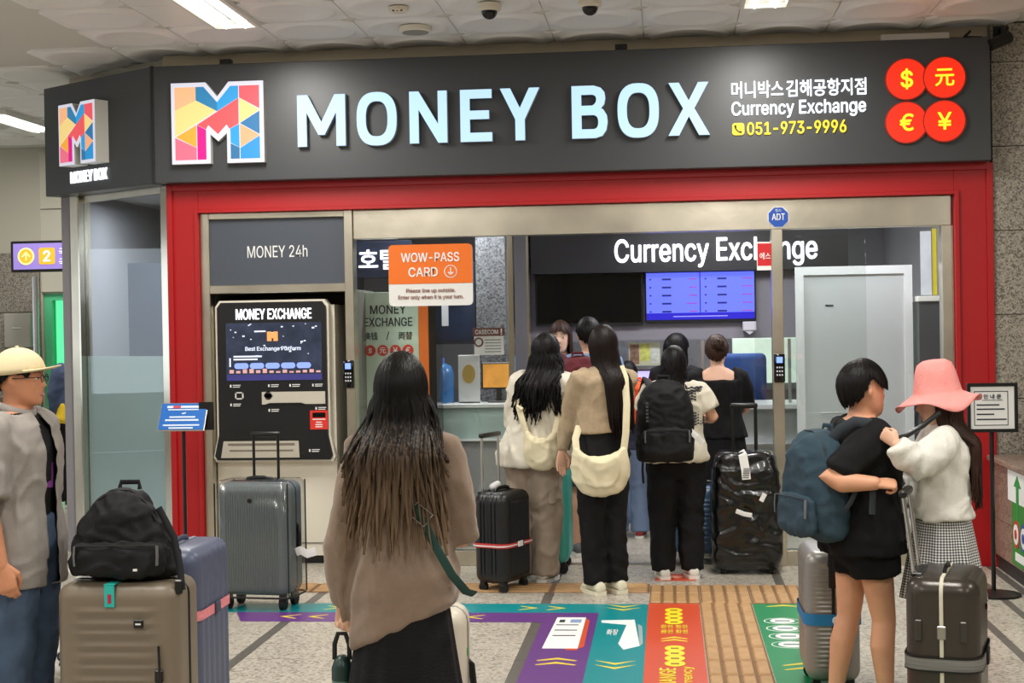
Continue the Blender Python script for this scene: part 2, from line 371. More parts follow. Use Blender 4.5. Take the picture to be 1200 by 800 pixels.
# ---- ceiling fixtures
def fixture(x, y, label, grp):
    t = thing('ceiling_light', label, 'light', (x, y, CEIL), 0, grp)
    fr = MB().box(-.15, -.125, -.6, .6, -.03, .01).box(.125, .15, -.6, .6, -.03, .01).box(-.125, .125, -.6, -.575, -.03, .01).box(-.125, .125, .575, .6, -.03, .01)
    obj('frame', fr, mat('fixture_white', (235, 233, 226), .4), t)
    obj('reflector', MB().box(-.125, .125, -.575, .575, -.002, .008), mat('fixture_reflector', (225, 225, 222), .15, .8), t)
    for s in (-1, 1): obj('tube', MB().tube([(s*.062, -.56, -.022), (s*.062, .56, -.022)], .014, 10), mat('fluorescent_tube', (255, 252, 244), .5, emis=5), t, 60)
fixture(-2.645, 8.56, 'twin-tube ceiling light nearest the left end of the dark sign', 'ceiling lights')
fixture(.62, 8.56, 'twin-tube ceiling light cut by the top edge, right of centre', 'ceiling lights')
fixture(-5.75, 12.9, 'twin-tube ceiling light far left beyond the booth corner', 'ceiling lights')
for fx, fy in ((-1.567, 8.86),):
    t = thing('smoke_detector', 'small white round smoke detector on the ceiling tiles', 'detector', (fx, fy, CEIL))
    obj('base', MB().lathe([(.001, .0), (.06, 0), (.06, -.02), (.045, -.03), (.001, -.03)], 20), CREAM, t, 40)
    for k in range(3): obj('slot', MB().box(-.03+.024*k, -.018+.024*k, -.049, -.043, -.031, -.022), BLACK, t)
for fx, lab in ((-1.02, 'white dome security camera left of the other dome camera'), (-.42, 'white dome security camera directly above the letter B')):
    t = thing('dome_camera', lab, 'camera', (fx, 8.86, CEIL), 0, 'dome cameras on the ceiling')
    obj('housing', MB().lathe([(.001, .0), (.068, 0), (.07, -.035), (.058, -.045), (.001, -.045)], 24), CREAM, t, 40)
    obj('dome', MB().ball((0, 0, -.045), .048, 16, 10), BLACKG, t, 60)
t = thing('ceiling_speaker', 'flat round ceiling speaker below the smoke detector', 'speaker', (-1.567, 9.46, CEIL))
obj('rim', MB().lathe([(.001, 0), (.105, 0), (.105, -.028), (.09, -.034), (.001, -.034)], 28), CREAM, t, 40)
obj('grille', MB().lathe([(.001, -.03), (.085, -.03), (.085, -.037), (.001, -.038)], 24), mat('grille_grey', (150, 146, 138), .6), t, 40)

# ================================================================== SIGN BOARD
sg = thing('sign_board', 'long charcoal shop sign with white glowing letters above the red frame', 'sign', (0, 9.9, 2.645))
H0 = .795
ZB = 2.645
obj('panel', MB().box(-3.463, 2.1, 0, .2, 0, H0, .004), CHAR, sg)
LC = 1.315; CM = Matrix.Translation((-4.55, .74, 0)) @ Matrix.Rotation(-math.atan2(.74, 1.087), 4, 'Z')
side = MB().box(0, LC, 0, .15, 0, H0, .004).xf(CM); obj('side_panel', side, CHAR, sg)
obj('corner_trim', MB().box(-3.478, -3.452, -.006, .03, -.004, H0+.004, .004), BLACK, sg)
def chars(par, items, zc, h, m, depth=.035, bold=.035):
    for ch, x0, x1 in items:
        g = MB(); text(g, ch, (x0+x1)/2, zc, -.0, x1-x0, h, bold, depth); obj('letter', g, m, par)
LSIDE = mat('letter_return', (150, 156, 168), .4)
def ring2(g, o, i, x0, z0, w, h, y0, y1):
    f = lambda p: (x0+p[0]*w, z0+p[1]*h)
    for q in range(len(o)-1): g.prism([f(o[q]), f(o[q+1]), f(i[q+1]), f(i[q])], y0, y1)
GL = {'M': [(0,0),(0,1),(.22,1),(.5,.47),(.78,1),(1,1),(1,0),(.81,0),(.81,.66),(.565,.22),(.435,.22),(.19,.66),(.19,0)], 'N': [(0,0),(0,1),(.25,1),(.76,.36),(.76,1),(1,1),(1,0),(.76,0),(.24,.65),(.24,0)],
      'E': [(0,0),(0,1),(1,1),(1,.83),(.30,.83),(.30,.595),(.91,.595),(.91,.43),(.30,.43),(.30,.17),(1,.17),(1,0)], 'Y': [(0,1),(.26,1),(.5,.62),(.74,1),(1,1),(.62,.40),(.62,0),(.38,0),(.38,.40)],
      'X': [(0,0),(.26,0),(.5,.36),(.74,0),(1,0),(.635,.51),(.98,1),(.73,1),(.5,.66),(.27,1),(.02,1),(.365,.51)]}
def glyph(g, ch, x0, x1, z0, z1, y0, y1):
    w, h = x1-x0, z1-z0
    if ch in GL: g.prism([(x0+a*w, z0+b*h) for a, b in GL[ch]], y0, y1)
    elif ch == 'O':
        se = lambda rx, rz, q: (.5+rx*math.copysign(abs(math.cos(q))**.78, math.cos(q)), .5+rz*math.copysign(abs(math.sin(q))**.78, math.sin(q)))
        ring2(g, [se(.5, .5, 2*PI*i/36) for i in range(37)], [se(.275, .33, 2*PI*i/36) for i in range(37)], x0, z0, w, h, y0, y1)
    elif ch == 'B':
        g.prism([(x0, z0), (x0+.27*w, z0), (x0+.27*w, z1), (x0, z1)], y0, y1)
        ring2(g, [(.25,1),(.62,1),(.82,.955),(.92,.87),(.945,.76),(.91,.64),(.8,.55),(.62,.52),(.25,.52)], [(.25,.83),(.58,.83),(.65,.81),(.68,.78),(.69,.74),(.68,.69),(.64,.65),(.58,.62),(.25,.62)], x0, z0, w, h, y0, y1)
        ring2(g, [(.25,.60),(.66,.60),(.88,.545),(.98,.43),(1,.30),(.96,.15),(.85,.04),(.66,0),(.25,0)], [(.25,.44),(.62,.44),(.70,.41),(.73,.36),(.74,.30),(.73,.24),(.69,.19),(.62,.17),(.25,.17)], x0, z0, w, h, y0, y1)
for ch, x0, x1 in (('M', -2.445, -2.118), ('O', -2.04, -1.77), ('N', -1.682, -1.43), ('E', -1.34, -1.13), ('Y', -1.073, -.812), ('B', -.598, -.364), ('O', -.297, -.028), ('X', .033, .302)):
    g = MB(); zh = .178 if ch == 'O' else .172; glyph(g, ch, x0, x1, 3.03-ZB-zh, 3.03-ZB+zh, -.052, -.045); L = obj('letter', g, LEDW, sg)
    g = MB(); glyph(g, ch, x0-.002, x1+.002, 3.03-ZB-zh-.002, 3.03-ZB+zh+.002, -.0448, 0); obj('letter_return', g, LSIDE, L)
# faceted M logo: outline polygon in unit square, facets in unit square
MO = [(0, 0), (.42, 0), (.42, .34), (.505, .265), (.59, .34), (.6, .01), (1, .01), (.99, .99), (.61, .99), (.5, .81), (.36, .985), (0, .985)]
MO = [(0, 0), (.42, 0), (.42, .36), (.505, .27), (.60, .37), (.60, 0), (1, 0), (1, 1), (.625, 1), (.5, .82), (.375, 1), (0, 1)]
FAC = [((255, 190, 140), [(.04, .66), (.27, .78), (.27, .945), (.04, .945)]), ((40, 130, 180), [(.27, .78), (.27, .945), (.355, .945), (.5, .75), (.5, .64)]),
       ((40, 160, 225), [(.5, .64), (.5, .75), (.645, .945), (.73, .945), (.73, .80)]), ((245, 90, 100), [(.74, .80), (.74, .945), (.955, .945), (.955, .66)]),
       ((255, 222, 140), [(.04, .66), (.27, .78), (.49, .645), (.04, .34)]), ((245, 90, 95), [(.28, .48), (.73, .795), (.73, .48), (.63, .42), (.60, .475), (.505, .36), (.40, .475), (.375, .42)]),
       ((255, 222, 140), [(.74, .49), (.74, .795), (.955, .645)]), ((38, 120, 175), [(.955, .63), (.745, .485), (.955, .345)]),
       ((255, 175, 60), [(.05, .335), (.27, .475), (.27, .20)]), ((245, 115, 140), [(.04, .325), (.04, .05), (.27, .05), (.27, .195)]), ((225, 0, 140), [(.28, .05), (.28, .475), (.375, .415), (.375, .05)]),
       ((40, 160, 225), [(.64, .42), (.735, .475), (.735, .19), (.64, .25)]), ((255, 178, 130), [(.745, .475), (.745, .19), (.955, .335)]), ((40, 115, 165), [(.64, .24), (.735, .185), (.735, .05), (.64, .05)]),
       ((35, 150, 215), [(.745, .18), (.745, .05), (.955, .05), (.955, .325)])]
def mlogo(par, x0, x1, z0, z1, y, depth, M_=None, emis=.66):
    f = lambda p: (x0+p[0]*(x1-x0), z0+p[1]*(z1-z0))
    lg = MB().prism([f(p) for p in MO], y-depth, y)
    if M_: lg.xf(M_)
    b = obj('logo_block', lg, mat('logo_return', (200, 198, 190), .4), par)
    lg = MB().prism([f(p) for p in MO], y-depth-.004, y-depth-.0005)
    if M_: lg.xf(M_)
    obj('logo_rim', lg, mat('logo_rim_white', (232, 232, 246), .5, emis=.6), b)
    for c, poly in FAC:
        g = MB().prism([f(p) for p in poly], y-depth-.008, y-depth-.0045)
        if M_: g.xf(M_)
        obj('facet', g, mat('facet_%d_%d_%d' % c, c, .5, emis=emis), b)
mlogo(sg, -3.315, -2.675, 2.763-ZB, 3.311-ZB, 0, .05)
mlogo(sg, .36, .80, 2.83-ZB, 3.265-ZB, 0, .11, CM)
g = MB(); text(g, 'MONEY BOX', .56, 2.757-ZB, 0, .44, .082, .02, .012).xf(CM); obj('small_lettering', g, LEDW2, sg)
for w_, c_, l_ in (('머니박스', .615, .334), ('김해공항지점', 1.058, .51)): g = MB(); text(g, w_, c_, 3.148-ZB, 0, l_, .108, .022, .012); obj('small_lettering', g, LEDW2, sg)
g = MB(); text(g, 'Currency Exchange', .878, 3.014-ZB, 0, .862, .112, .022, .012); obj('small_lettering', g, LEDW2, sg)
YELL = mat('led_yellow', (255, 226, 40), .5, emis=1.0)
g = MB(); text(g, '051-973-9996', .864, 2.893-ZB, 0, .635, .080, .03, .012); obj('phone_number', g, YELL, sg)
ic = obj('phone_icon', MB().prism(rrect(.488, 2.893-ZB, .078, .078, .018), -.012, 0), YELL, sg)
obj('handset', MB().tube([(.468, -.014, 2.917-ZB), (.472, -.014, 2.893-ZB), (.488, -.014, 2.875-ZB), (.510, -.014, 2.872-ZB)], [.008, .005, .005, .008], 6, (0, 1, 0)), BLACK, ic)
LEDR = mat('led_red', (255, 40, 8), .5, emis=.85)
for cx, cz, ch, dy in ((1.568, 3.18, '$', 0), (1.564, 2.901, '€', 0), (1.806, 3.182, '元', .006), (1.802, 2.902, '¥', .006)):
    c = obj('currency_disc', MB().cyl((cx, cz-ZB), .137, -.024-dy, 0, 40), mat('disc_edge', (150, 40, 16), .5), sg)
    obj('disc_face', MB().cyl((cx, cz-ZB), .128, -.028-dy, -.022-dy, 40), LEDR, c)
    g = MB(); text(g, ch, cx, cz-ZB, -.028-dy, None, .13 if ch == '$' else .108, .03, .006); obj('currency_symbol', g, YELL, c)
# things on top of the sign
t = tag(obj('led_driver', MB().box(1.42, 1.86, 9.96, 10.06, 3.44, 3.49, .006), mat('driver_white', (214, 210, 200), .4)), 'white power supply box lying on top of the sign, right end', 'power supply')
tag(obj('cable', MB().tube([(1.86, 10, 3.455), (1.95, 10.0, 3.45), (2.0, 10.02, 3.5), (1.96, 10.04, 3.47), (2.08, 10.03, 3.46)], .008, 6), BLACK, None, 60), 'black loose cable on top of the sign beside the power supply', 'cable')
tag(obj('sensor_box', MB().box(-.31, -.23, 9.93, 9.99, 3.44, 3.485, .005).box(-.29, -.25, 9.925, 9.935, 3.45, 3.475), BLACK), 'tiny black sensor box on the sign above the letter B', 'sensor')
tag(obj('sensor_box', MB().box(-3.0, -2.92, 9.93, 9.99, 3.44, 3.48, .005).box(-2.98, -2.94, 9.925, 9.935, 3.448, 3.472), BLACK), 'tiny black sensor box on the sign above the coloured logo', 'sensor')
t = thing('bullet_camera', 'black bullet security camera on a bracket at the right wall top', 'camera', (2.2, 9.95, 3.38))
obj('mount', MB().tube([(0, .1, .12), (0, .0, .12), (-.02, -.04, .06)], .018, 8), BLACK, t, 50)
obj('camera_body', MB().tube([(-.1, -.06, .0), (.03, -.02, .06)], [.036, .04], 12), BLACK, t, 50)
obj('wall_plate', MB().box(-.05, .05, .085, .1, .07, .15, .004), BLACK, t)

# ================================================================== SHOPFRONT
sf = thing('shopfront', 'red-framed steel and glass shopfront of the exchange booth', 'shopfront', (0, 10.05, 0))
def part(name, m, par, *boxes, bev=0, smooth=None):
    g = MB()
    for b in boxes: g.box(*b, bev)
    return obj(name, g, m, par, smooth)
part('red_post', RED, sf, (-3.411, -3.207, 0, .16, 0, 2.645), bev=.003)
part('red_post_lip', RED, sf, (-3.425, -3.385, -.022, 0, 0, 2.645), (-3.232, -3.207, -.02, 0, 0, 2.47), bev=.002)
part('red_post', RED, sf, (1.889, 2.123, 0, .16, 0, 2.645), bev=.003)
part('red_post_lip', RED, sf, (2.095, 2.135, -.022, 0, 0, 2.645), (1.889, 1.918, -.02, 0, 0, 2.47), bev=.002)
part('red_header', RED, sf, (-3.207, 1.889, 0.001, .16, 2.445, 2.645), bev=.003)
part('red_header_lip', RED, sf, (-3.385, 2.095, -.02, .0, 2.6, 2.645), (-3.207, 1.889, -.018, 0, 2.445, 2.468), bev=.002)
part('steel_header', STEEL, sf, (-2.128, 1.876, .04, .16, 2.245, 2.443), bev=.003)
part('steel_post', STEEL, sf, (-3.205, -3.143, .03, .15, 0, 2.443), bev=.003)
part('steel_post', STEEL, sf, (-2.19, -2.13, .02, .15, 0, 2.443), bev=.003)
part('steel_post', STEEL2, sf, (-1.07, -1.03, .03, .12, 0, 2.245), bev=.003)
part('steel_post', STEEL, sf, (.703, .776, .02, .15, 0, 2.245), bev=.003)
part('steel_post', STEEL, sf, (1.812, 1.888, .03, .15, 0, 2.245), bev=.003)
part('steel_rail', STEEL, sf, (-3.143, -2.19, .03, .15, 2.402, 2.443), bev=.003)
part('steel_rail', STEEL, sf, (-3.143, -2.19, .03, .15, 1.888, 1.944), bev=.003)
p = part('lettered_panel', CHAR2, sf, (-3.143, -2.19, .06, .09, 1.944, 2.402))
g = MB(); text(g, 'MONEY 24h', -2.667, 2.173, .06, .424, .082, .0, .004); obj('lettering', g, PAPER, p)
part('niche_back', mat('niche_grey', (120, 118, 112), .5, .3), sf, (-3.143, -2.19, 1.0, 1.03, 0, 1.888), (-3.175, -3.143, .15, 1.03, 0, 1.888), (-2.19, -2.16, .15, 1.03, 0, 1.888), (-3.143, -2.19, .15, 1.03, 1.888, 1.91))
part('glass_pane', GLASS, sf, (-2.13, -1.07, .085, .095, .1, 2.245))
part('glass_pane', GLASS, sf, (-1.03, -.937, .10, .11, .1, 2.245))
part('door_edge', STEEL2, sf, (-.945, -.930, .09, .12, .02, 2.245))
part('glass_pane', GLASS, sf, (.591, .703, .10, .11, .1, 2.245))
part('glass_pane', GLASS, sf, (.776, 1.812, .085, .095, .1, 2.245))
part('sliding_door_pane', GLASS, sf, (.74, 1.33, .125, .135, .1, 2.2))
part('kick_plate', STEEL, sf, (-2.13, -.937, .04, .14, 0, .1), bev=.002)
part('kick_plate', STEEL, sf, (.591, 1.812, .04, .14, 0, .1), bev=.002)
part('threshold', STEEL, sf, (-.937, .591, .05, .13, -.005, .006))
part('upper_fascia', mat('bulkhead_beige', (176, 166, 146), .3, .7, bump=(4, .15)), sf, (-3.46, 2.13, .06, .12, 2.645, CEIL))
# chamfered corner glazing
CG = Matrix.Translation((-4.42, .72, 0)) @ Matrix.Rotation(-math.atan2(.70, 1.0), 4, 'Z')
LG = math.hypot(1.0, .70)
def cpart(name, m, *boxes):
    g = MB()
    for b in boxes: g.box(*b)
    return obj(name, g.xf(CG), m, sf)
cpart('steel_post', STEEL, (-.0, .11, 0, .10, 0, 2.66)); cpart('steel_post', STEEL2, (.11, .13, -.01, .06, 0, 2.66))
cpart('steel_post', STEEL2, (LG-.10, LG+.0, 0, .08, 0, 2.66))
cpart('glass_pane', GLASSG, (.13, LG-.10, .03, .04, .08, 2.6))
cpart('frosted_film', FROST, (.135, LG-.105, .042, .044, .08, 1.46))
cpart('kick_plate', STEEL, (.13, LG-.1, .0, .07, 0, .08)); cpart('glazing_rail', STEEL, (.13, LG-.1, .02, .06, 2.6, 2.66))
cpart('upper_fascia', MATS['bulkhead_beige'], (-.1, LG, .08, .12, 2.66, CEIL))
# booth shell
GREYW = mat('booth_wall_grey', (150, 148, 154), .6)
bw = obj('wall_booth', MB().box(-4.4, 2.13, 14.2, 14.3, 0, 2.7).box(2.03, 2.13, 10.2, 14.2, 0, 2.7).box(-4.5, -4.4, 10.8, 14.3, 0, 2.7), GREYW); struct(bw)
cb = obj('ceiling_booth', MB().box(-4.4, 2.12, 10.8, 14.25, 2.7, 2.76).box(-3.4, 2.12, 10.22, 10.8, 2.7, 2.76), WHITE); struct(cb)
pt = obj('partition_reflection_panel', MB().box(-2.95, -2.9, 11.1, 14.2, 0, 2.7).box(-4.4, -3.3, 11.9, 11.95, 0, 2.2), mat('navy_partition_reflection', (58, 66, 84), .4)); struct(pt)  # dark panel added behind the corner glass, standing in for its bluish reflection

# stickers and locks on the front
def oct_(cx, cz, r): return [(cx+r*math.cos(R(22.5+45*i)), cz+r*math.sin(R(22.5+45*i))) for i in range(8)]
t = thing('security_sticker', 'small blue octagonal security sticker on the steel header', 'sticker', (.752, 10.085, 2.324))
obj('backing', MB().prism(oct_(0, 0, .074), -.004, .004), PAPER, t); obj('face', MB().prism(oct_(0, 0, .07), -.006, -.0045), mat('sticker_blue', (24, 78, 170), .4), t)
g = MB(); text(g, 'ADT', 0, .002, -.006, .085, .042, .02, .002); text(g, '캡스', 0, .045, -.006, .04, .018, 0, .002); obj('lettering', g, PAPER, t)
t = thing('wall_poster', 'small red poster with white Korean letters on the door glass', 'poster', (.665, 10.14, 2.07))
obj('sheet', MB().box(-.055, .055, -.003, 0, -.095, .095), PAPER, t); obj('red_field', MB().box(-.05, .05, -.005, -.003, -.065, .085), mat('poster_red', (206, 28, 36), .5), t)
g = MB(); text(g, '에스', .0, .0, -.005, .07, .045, .03, .002); obj('lettering', g, PAPER, t)
t = thing('hanging_sign', 'orange and white rounded card sign on the left glass pane', 'sign', (-1.6, 10.12, 1.988))
c = obj('board', MB().prism(rrect(0, 0, .58, .42, .03), -.012, 0), mat('sign_cream', (226, 226, 222), .5), t)
ORG = mat('sign_orange', (232, 112, 22), .5)
top = [p_ for p_ in rrect(0, 0, .58, .42, .03) if p_[1] > .05]; top += [(-.29, -.058), (.29, -.058)]
obj('orange_field', MB().prism(top, -.015, -.0125), ORG, c)
g = MB(); text(g, 'WOW-PASS', 0, .122, -.015, .40, .062, .025, .002); text(g, 'CARD', -.05, .022, -.015, .2, .062, .025, .002); obj('lettering', g, PAPER, c)
g = MB()
g.tube([(.14+.042*math.cos(2*PI*k/20), -.016, .022+.042*math.sin(2*PI*k/20)) for k in range(20)], .003, 4, (0, 1, 0), closed=True)
g.box(.137, .143, -.017, -.015, 0, .05); g.prism([(.12, .015), (.125, .02), (.14, .005), (.155, .02), (.16, .015), (.14, -.005)], -.017, -.015); obj('arrow', g, PAPER, c)
g = MB(); text(g, 'Please line up outside.', 0, -.108, -.0125, .34, .034, .01, .002); obj('small_lettering', g, mat('brown_ink', (150, 96, 84), .6), c); g = MB(); text(g, 'Enter only when it is your turn.', 0, -.153, -.0125, .45, .034, .01, .002); obj('small_lettering', g, mat('brown_ink', (150, 96, 84), .6), c)
for lx, lab in ((-2.17, 'black keypad lock beside the money machine'), (.742, 'black keypad lock on the right door post')):
    t = thing('door_lock', lab, 'lock', (lx, 10.07, 1.32), 0, 'keypad locks')
    obj('body', MB().box(-.036, .036, -.035, .0, -.095, .095, .008, 2), BLACKG, t, 50)
    obj('display', MB().box(-.02, .02, -.0365, -.035, .035, .075), mat('lock_blue', (120, 150, 255), .4, emis=1.4), t)
    g = MB()
    for a in range(3):
        for b in range(3): g.box(-.02+.016*a, -.011+.016*a, -.0365, -.035, -.05+.025*b, -.04+.025*b)
    obj('keys', g, mat('key_white', (230, 230, 235), .4, emis=.4), t)

# ================================================================== MONEY MACHINE
k = thing('money_exchange_machine', 'cream and black money exchange machine with a lit screen, left niche', 'machine', (-2.712, 10.11, 0))
def sideprof(w, pts, m, name, par, bev=0):
    # profile in (y,z) extruded in x
    n = len(pts); g = MB(); vs = [(-w/2, y, z) for y, z in pts] + [(w/2, y, z) for y, z in pts]
    g.add(vs, [tuple(range(n-1, -1, -1)), tuple(range(n, 2*n))] + [(i, (i+1) % n, (i+1) % n+n, i+n) for i in range(n)])
    return obj(name, g, m, par)
cab = sideprof(.85, [(.06, .06), (.85, .06), (.85, 1.80), (.06, 1.80)], CREAM, 'cabinet', k)
obj('base', MB().box(-.4, .4, .1, .8, 0, .06), BLACK, k)
obj('door_gap', MB().box(-.42, .42, .054, .058, .145, .15), mat('shadow_gap', (90, 86, 78), .8), cab)
poly = [(-.412, .72), (.412, .72), (.43, .75), (.398, .90), (.398, 1.80), (.37, 1.838), (-.37, 1.838), (-.398, 1.80), (-.398, .90), (-.43, .75)]
obj('bezel', MB().prism(poly, -.012, .08), CREAM, k)
ins = [(x*.966, 1.28+(z-1.28)*.975) for x, z in poly]
fc = obj('front_panel', MB().prism(ins, -.03, -.008), mat('machine_black', (22, 22, 24), .35), k)
scr = obj('screen', MB().box(-.322, .352-.0, -.034, -.03, 1.282, 1.682), mat('screen_night', (44, 50, 66), .15, emis=.55, var=(7, .6)), k)
NB = lambda n, c, e_: mat(n, c, .5, emis=e_)
obj('screen_footer', MB().box(-.32, .35, -.036, -.034, 1.285, 1.325), NB('screen_purple', (60, 56, 130), .6), scr)
for i in range(5): obj('screen_button', MB().prism(rrect(-.215+.11*i, 1.385, .1, .04, .019), -.037, -.034), NB('screen_button_blue', (140, 165, 250), .9), scr)
g = MB()
random.seed(3)
for i in range(26): x = random.uniform(-.3, .33); z_ = random.uniform(1.44, 1.67); s = random.uniform(.004, .011); g.box(x, x+s*1.6, -.036, -.034, z_, z_+s)
for w_, z_ in ((.2, 1.445), (.17, 1.425)): g.box(-.27, -.27+w_, -.036, -.034, z_, z_+.011)
g.box(-.3, -.29, -.036, -.034, 1.38, 1.44); g.box(-.12, -.04, -.036, -.034, 1.618, 1.628)
obj('screen_marks', g, NB('screen_white', (225, 232, 250), .9), scr)
g = MB()
for i in range(14): x = -.3+.047*i; g.box(x, x+.03, -.036, -.034, 1.335, 1.335+random.uniform(.01, .03))
obj('screen_city_lights', g, NB('screen_pink', (225, 170, 170), .7), scr)
g = MB(); text(g, 'Best Exchange Platform', .01, 1.50, -.034, .39, .036, .02, .002); obj('screen_text', g, NB('screen_white', (225, 232, 250), .9), scr)
obj('screen_logo', MB().prism([(-.03+p[0]*.075, 1.555+p[1]*.065) for p in MO], -.037, -.034), NB('screen_orange', (250, 160, 90), .9), scr)
g = MB(); text(g, 'MONEY EXCHANGE', .018, 1.742, -.03, .53, .072, .02, .008); obj('lettering', g, mat('led_white_hot', (245, 246, 255), .5, emis=2.2), k)
hole = MB().box(-.075, .37, -.034, -.03, 1.118, 1.204); obj('note_slot', hole, mat('slot_cream', (200, 194, 178), .5), k)
obj('slot_mouth', MB().prism([(-.05, 1.118), (.23, 1.118), (.2, 1.128), (-.02, 1.128)], -.04, -.034), BLACK, k)
tr = obj('cash_tray', MB().prism([(-.372, .75), (.182, .75), (.178, .865), (-.352, .865)], -.034, -.03), mat('tray_cream', (190, 184, 168), .5), k)
obj('tray_shadow', MB().box(-.32, .15, -.036, -.034, .835, .85).box(-.31, .14, -.036, -.034, .795, .805), mat('tray_line', (120, 112, 100), .5), tr)
g = MB().box(-.265, -.255, -.034, -.03, 1.155, 1.205).box(-.215, -.205, -.034, -.03, 1.155, 1.205).box(-.265, -.205, -.034, -.03, 1.197, 1.205).box(-.265, -.205, -.034, -.03, 1.155, 1.163); obj('coin_frame', g, mat('satin_white', (214, 214, 210), .4), k)
obj('camera_eye', MB().cyl((-.03, 1.178), .028, -.036, -.03, 20), BLACKG, k); obj('eye_ring', MB().tube([(-.03+.03*math.cos(2*PI*q/20), -.034, 1.178+.02*math.sin(2*PI*q/20)) for q in range(20)], .003, 4, (0, 1, 0), closed=True), ALU, k)
rl = obj('red_label', MB().box(.262, .385, -.034, -.03, .942, 1.072), mat('label_red', (226, 48, 36), .5), k)
obj('label_window', MB().box(.28, .37, -.036, -.034, 1.025, 1.058), BLACKG, rl)
g = MB()
for zz, w_ in ((1.008, .09), (.988, .04), (.972, .05), (.957, .05)): g.box(.324-w_/2, .324+w_/2, -.036, -.034, zz, zz+.007)
obj('label_lines', g, PAPER, rl)
g = MB()
for x, zz in ((-.3, 1.25), (-.3, 1.12), (-.03, 1.25), (-.03, 1.08), (.12, 1.25), (.28, 1.25), (.3, 1.09), (.25, .8)):
    g.box(x, x+.01, -.032, -.03, zz-.012, zz+.006); g.box(x+.02, x+.075, -.032, -.03, zz, zz+.005); g.box(x+.02, x+.07, -.032, -.03, zz-.012, zz-.007)
obj('instruction_marks', g, PAPER, k)

# ================================================================== BOOTH INTERIOR
# lit fascia and wall behind counters
fs = thing('interior_sign', 'dark interior fascia with glowing white English letters over the tellers', 'sign', (0, 12.2, 2.05))
obj('board', MB().box(-1.1, 1.46, 0, .14, 0, .345, .003), mat('fascia_dark', (40, 41, 46), .4), fs)
obj('top_trim', MB().box(-1.1, 1.46, -.004, .14, .345, .385), mat('fascia_lilac', (140, 136, 150), .5), fs)
g = MB(); text(g, 'Currency Exchange', .402, .15, 0, 1.62, .235, .03, .02); obj('lettering', g, mat('led_white_hot', (245, 246, 255), .5, emis=2.2), fs)
up = obj('partition_upper', MB().box(-1.32, 1.46, 12.34, 12.4, 1.5, 2.7), mat('lilac_grey_wall', (138, 134, 144), .6)); struct(up)
struct(obj('pillar_grey', MB().box(-1.32, -1.12, 12.1, 12.3, 0, 2.7), mat('lilac_grey_wall', (138, 134, 144), .6)))
def tv(label, x0, x1, z0, z1, on):
    t = thing('wall_monitor', label, 'monitor', ((x0+x1)/2, 12.3, z0), 0, None); w = (x1-x0)/2; h = z1-z0
    obj('housing', MB().box(-w, w, -.02, .05, 0, h, .004), BLACK, t)
    if not on: obj('screen', MB().box(-w+.015, w-.015, -.022, -.02, .02, h-.01), BLACKG, t); return
    s = obj('screen', MB().box(-w+.012, w-.012, -.022, -.02, .02, h-.006), mat('screen_royal_blue', (98, 112, 255), .4, emis=.95), t)
    obj('screen_footer', MB().box(-w+.012, w-.012, -.024, -.022, .02, .075), mat('screen_navy', (30, 20, 190), .4, emis=.8), s)
    obj('divider', MB().box(-.004, .004, -.024, -.022, .075, h-.006), mat('screen_navy', (30, 20, 190), .4, emis=.8), s)
    d = MB(); r = MB(); l_ = MB().box(-.22, .22, -.025, -.024, .042, .05)
    for col in (0, 1):
        for row in range(5):
            zz = h-.065-row*.066; x = -w+.05+col*w
            d.box(x-.012, x+.003, -.024, -.022, zz, zz+.012); d.box(x+.09, x+.09+.075, -.024, -.022, zz-.002, zz+.013); r.box(x+.29 if col or row in (3,) else x+.31, x+.375, -.024, -.022, zz+.002, zz+.010)
    obj('rate_figures', d, mat('figure_navy', (20, 26, 120), .5), s)['kind'] = 'stuff'; obj('change_figures', r, mat('figure_plum', (150, 60, 150), .5, emis=.3), s)['kind'] = 'stuff'; obj('footer_line', l_, mat('figure_pale', (150, 150, 255), .5, emis=.8), s)
tv('switched-off black wall monitor under the interior sign', -1.074, -.186, 1.626, 2.05, False)
tv('wall monitor showing the blue exchange rate table', -.172, .726, 1.64, 2.05, True)
tag(obj('motion_sensor', MB().box(.616, .725, 12.24, 12.34, 1.56, 1.635, .006).prism([(.63, 1.56), (.712, 1.56), (.671, 1.53)], 12.25, 12.32), mat('sensor_white', (206, 202, 212), .5)), 'white sensor box at the corner below the rate monitor', 'sensor')
# teller counter
ct = thing('teller_counter', 'pale service counter with glass screen at the back of the booth', 'counter', (0, 12.2, 0))
obj('front_panel', MB().box(-1.1, 2.0, .0, .06, .12, .93), mat('counter_pale', (206, 212, 212), .5), ct)
obj('plinth', MB().box(-1.1, 2.0, .03, .08, 0, .12), mat('plinth_grey', (120, 118, 120), .6), ct)
obj('worktop', MB().box(-1.1, 2.0, -.12, .6, .93, .97, .005), mat('worktop_white', (220, 224, 224), .35), ct)
for a, b in ((-1.08, -.42), (-.4, .28), (.3, .98), (1.0, 1.98)): obj('glass_screen', MB().box(a, b, .10, .108, 1.0, 1.49), GLASS, ct)
for a in (-.41, .29, .99): obj('screen_post', MB().box(a-.012, a+.012, .09, .12, .97, 1.49), ALU, ct)
obj('ledge', MB().box(-1.1, 2.0, -.02, .0, .62, .645), ALU, ct)
t = thing('display_board', 'small board of colour leaflets behind the teller glass', 'board', (-.185, 12.42, 1.285))
obj('board', MB().box(-.13, .13, 0, .02, 0, .19), mat('leaflet_cream', (226, 220, 190), .5), t); obj('leaflet', MB().box(-.12, -.045, -.004, 0, .015, .175), mat('leaflet_brown', (150, 110, 90), .5, var=(30, .6)), t)
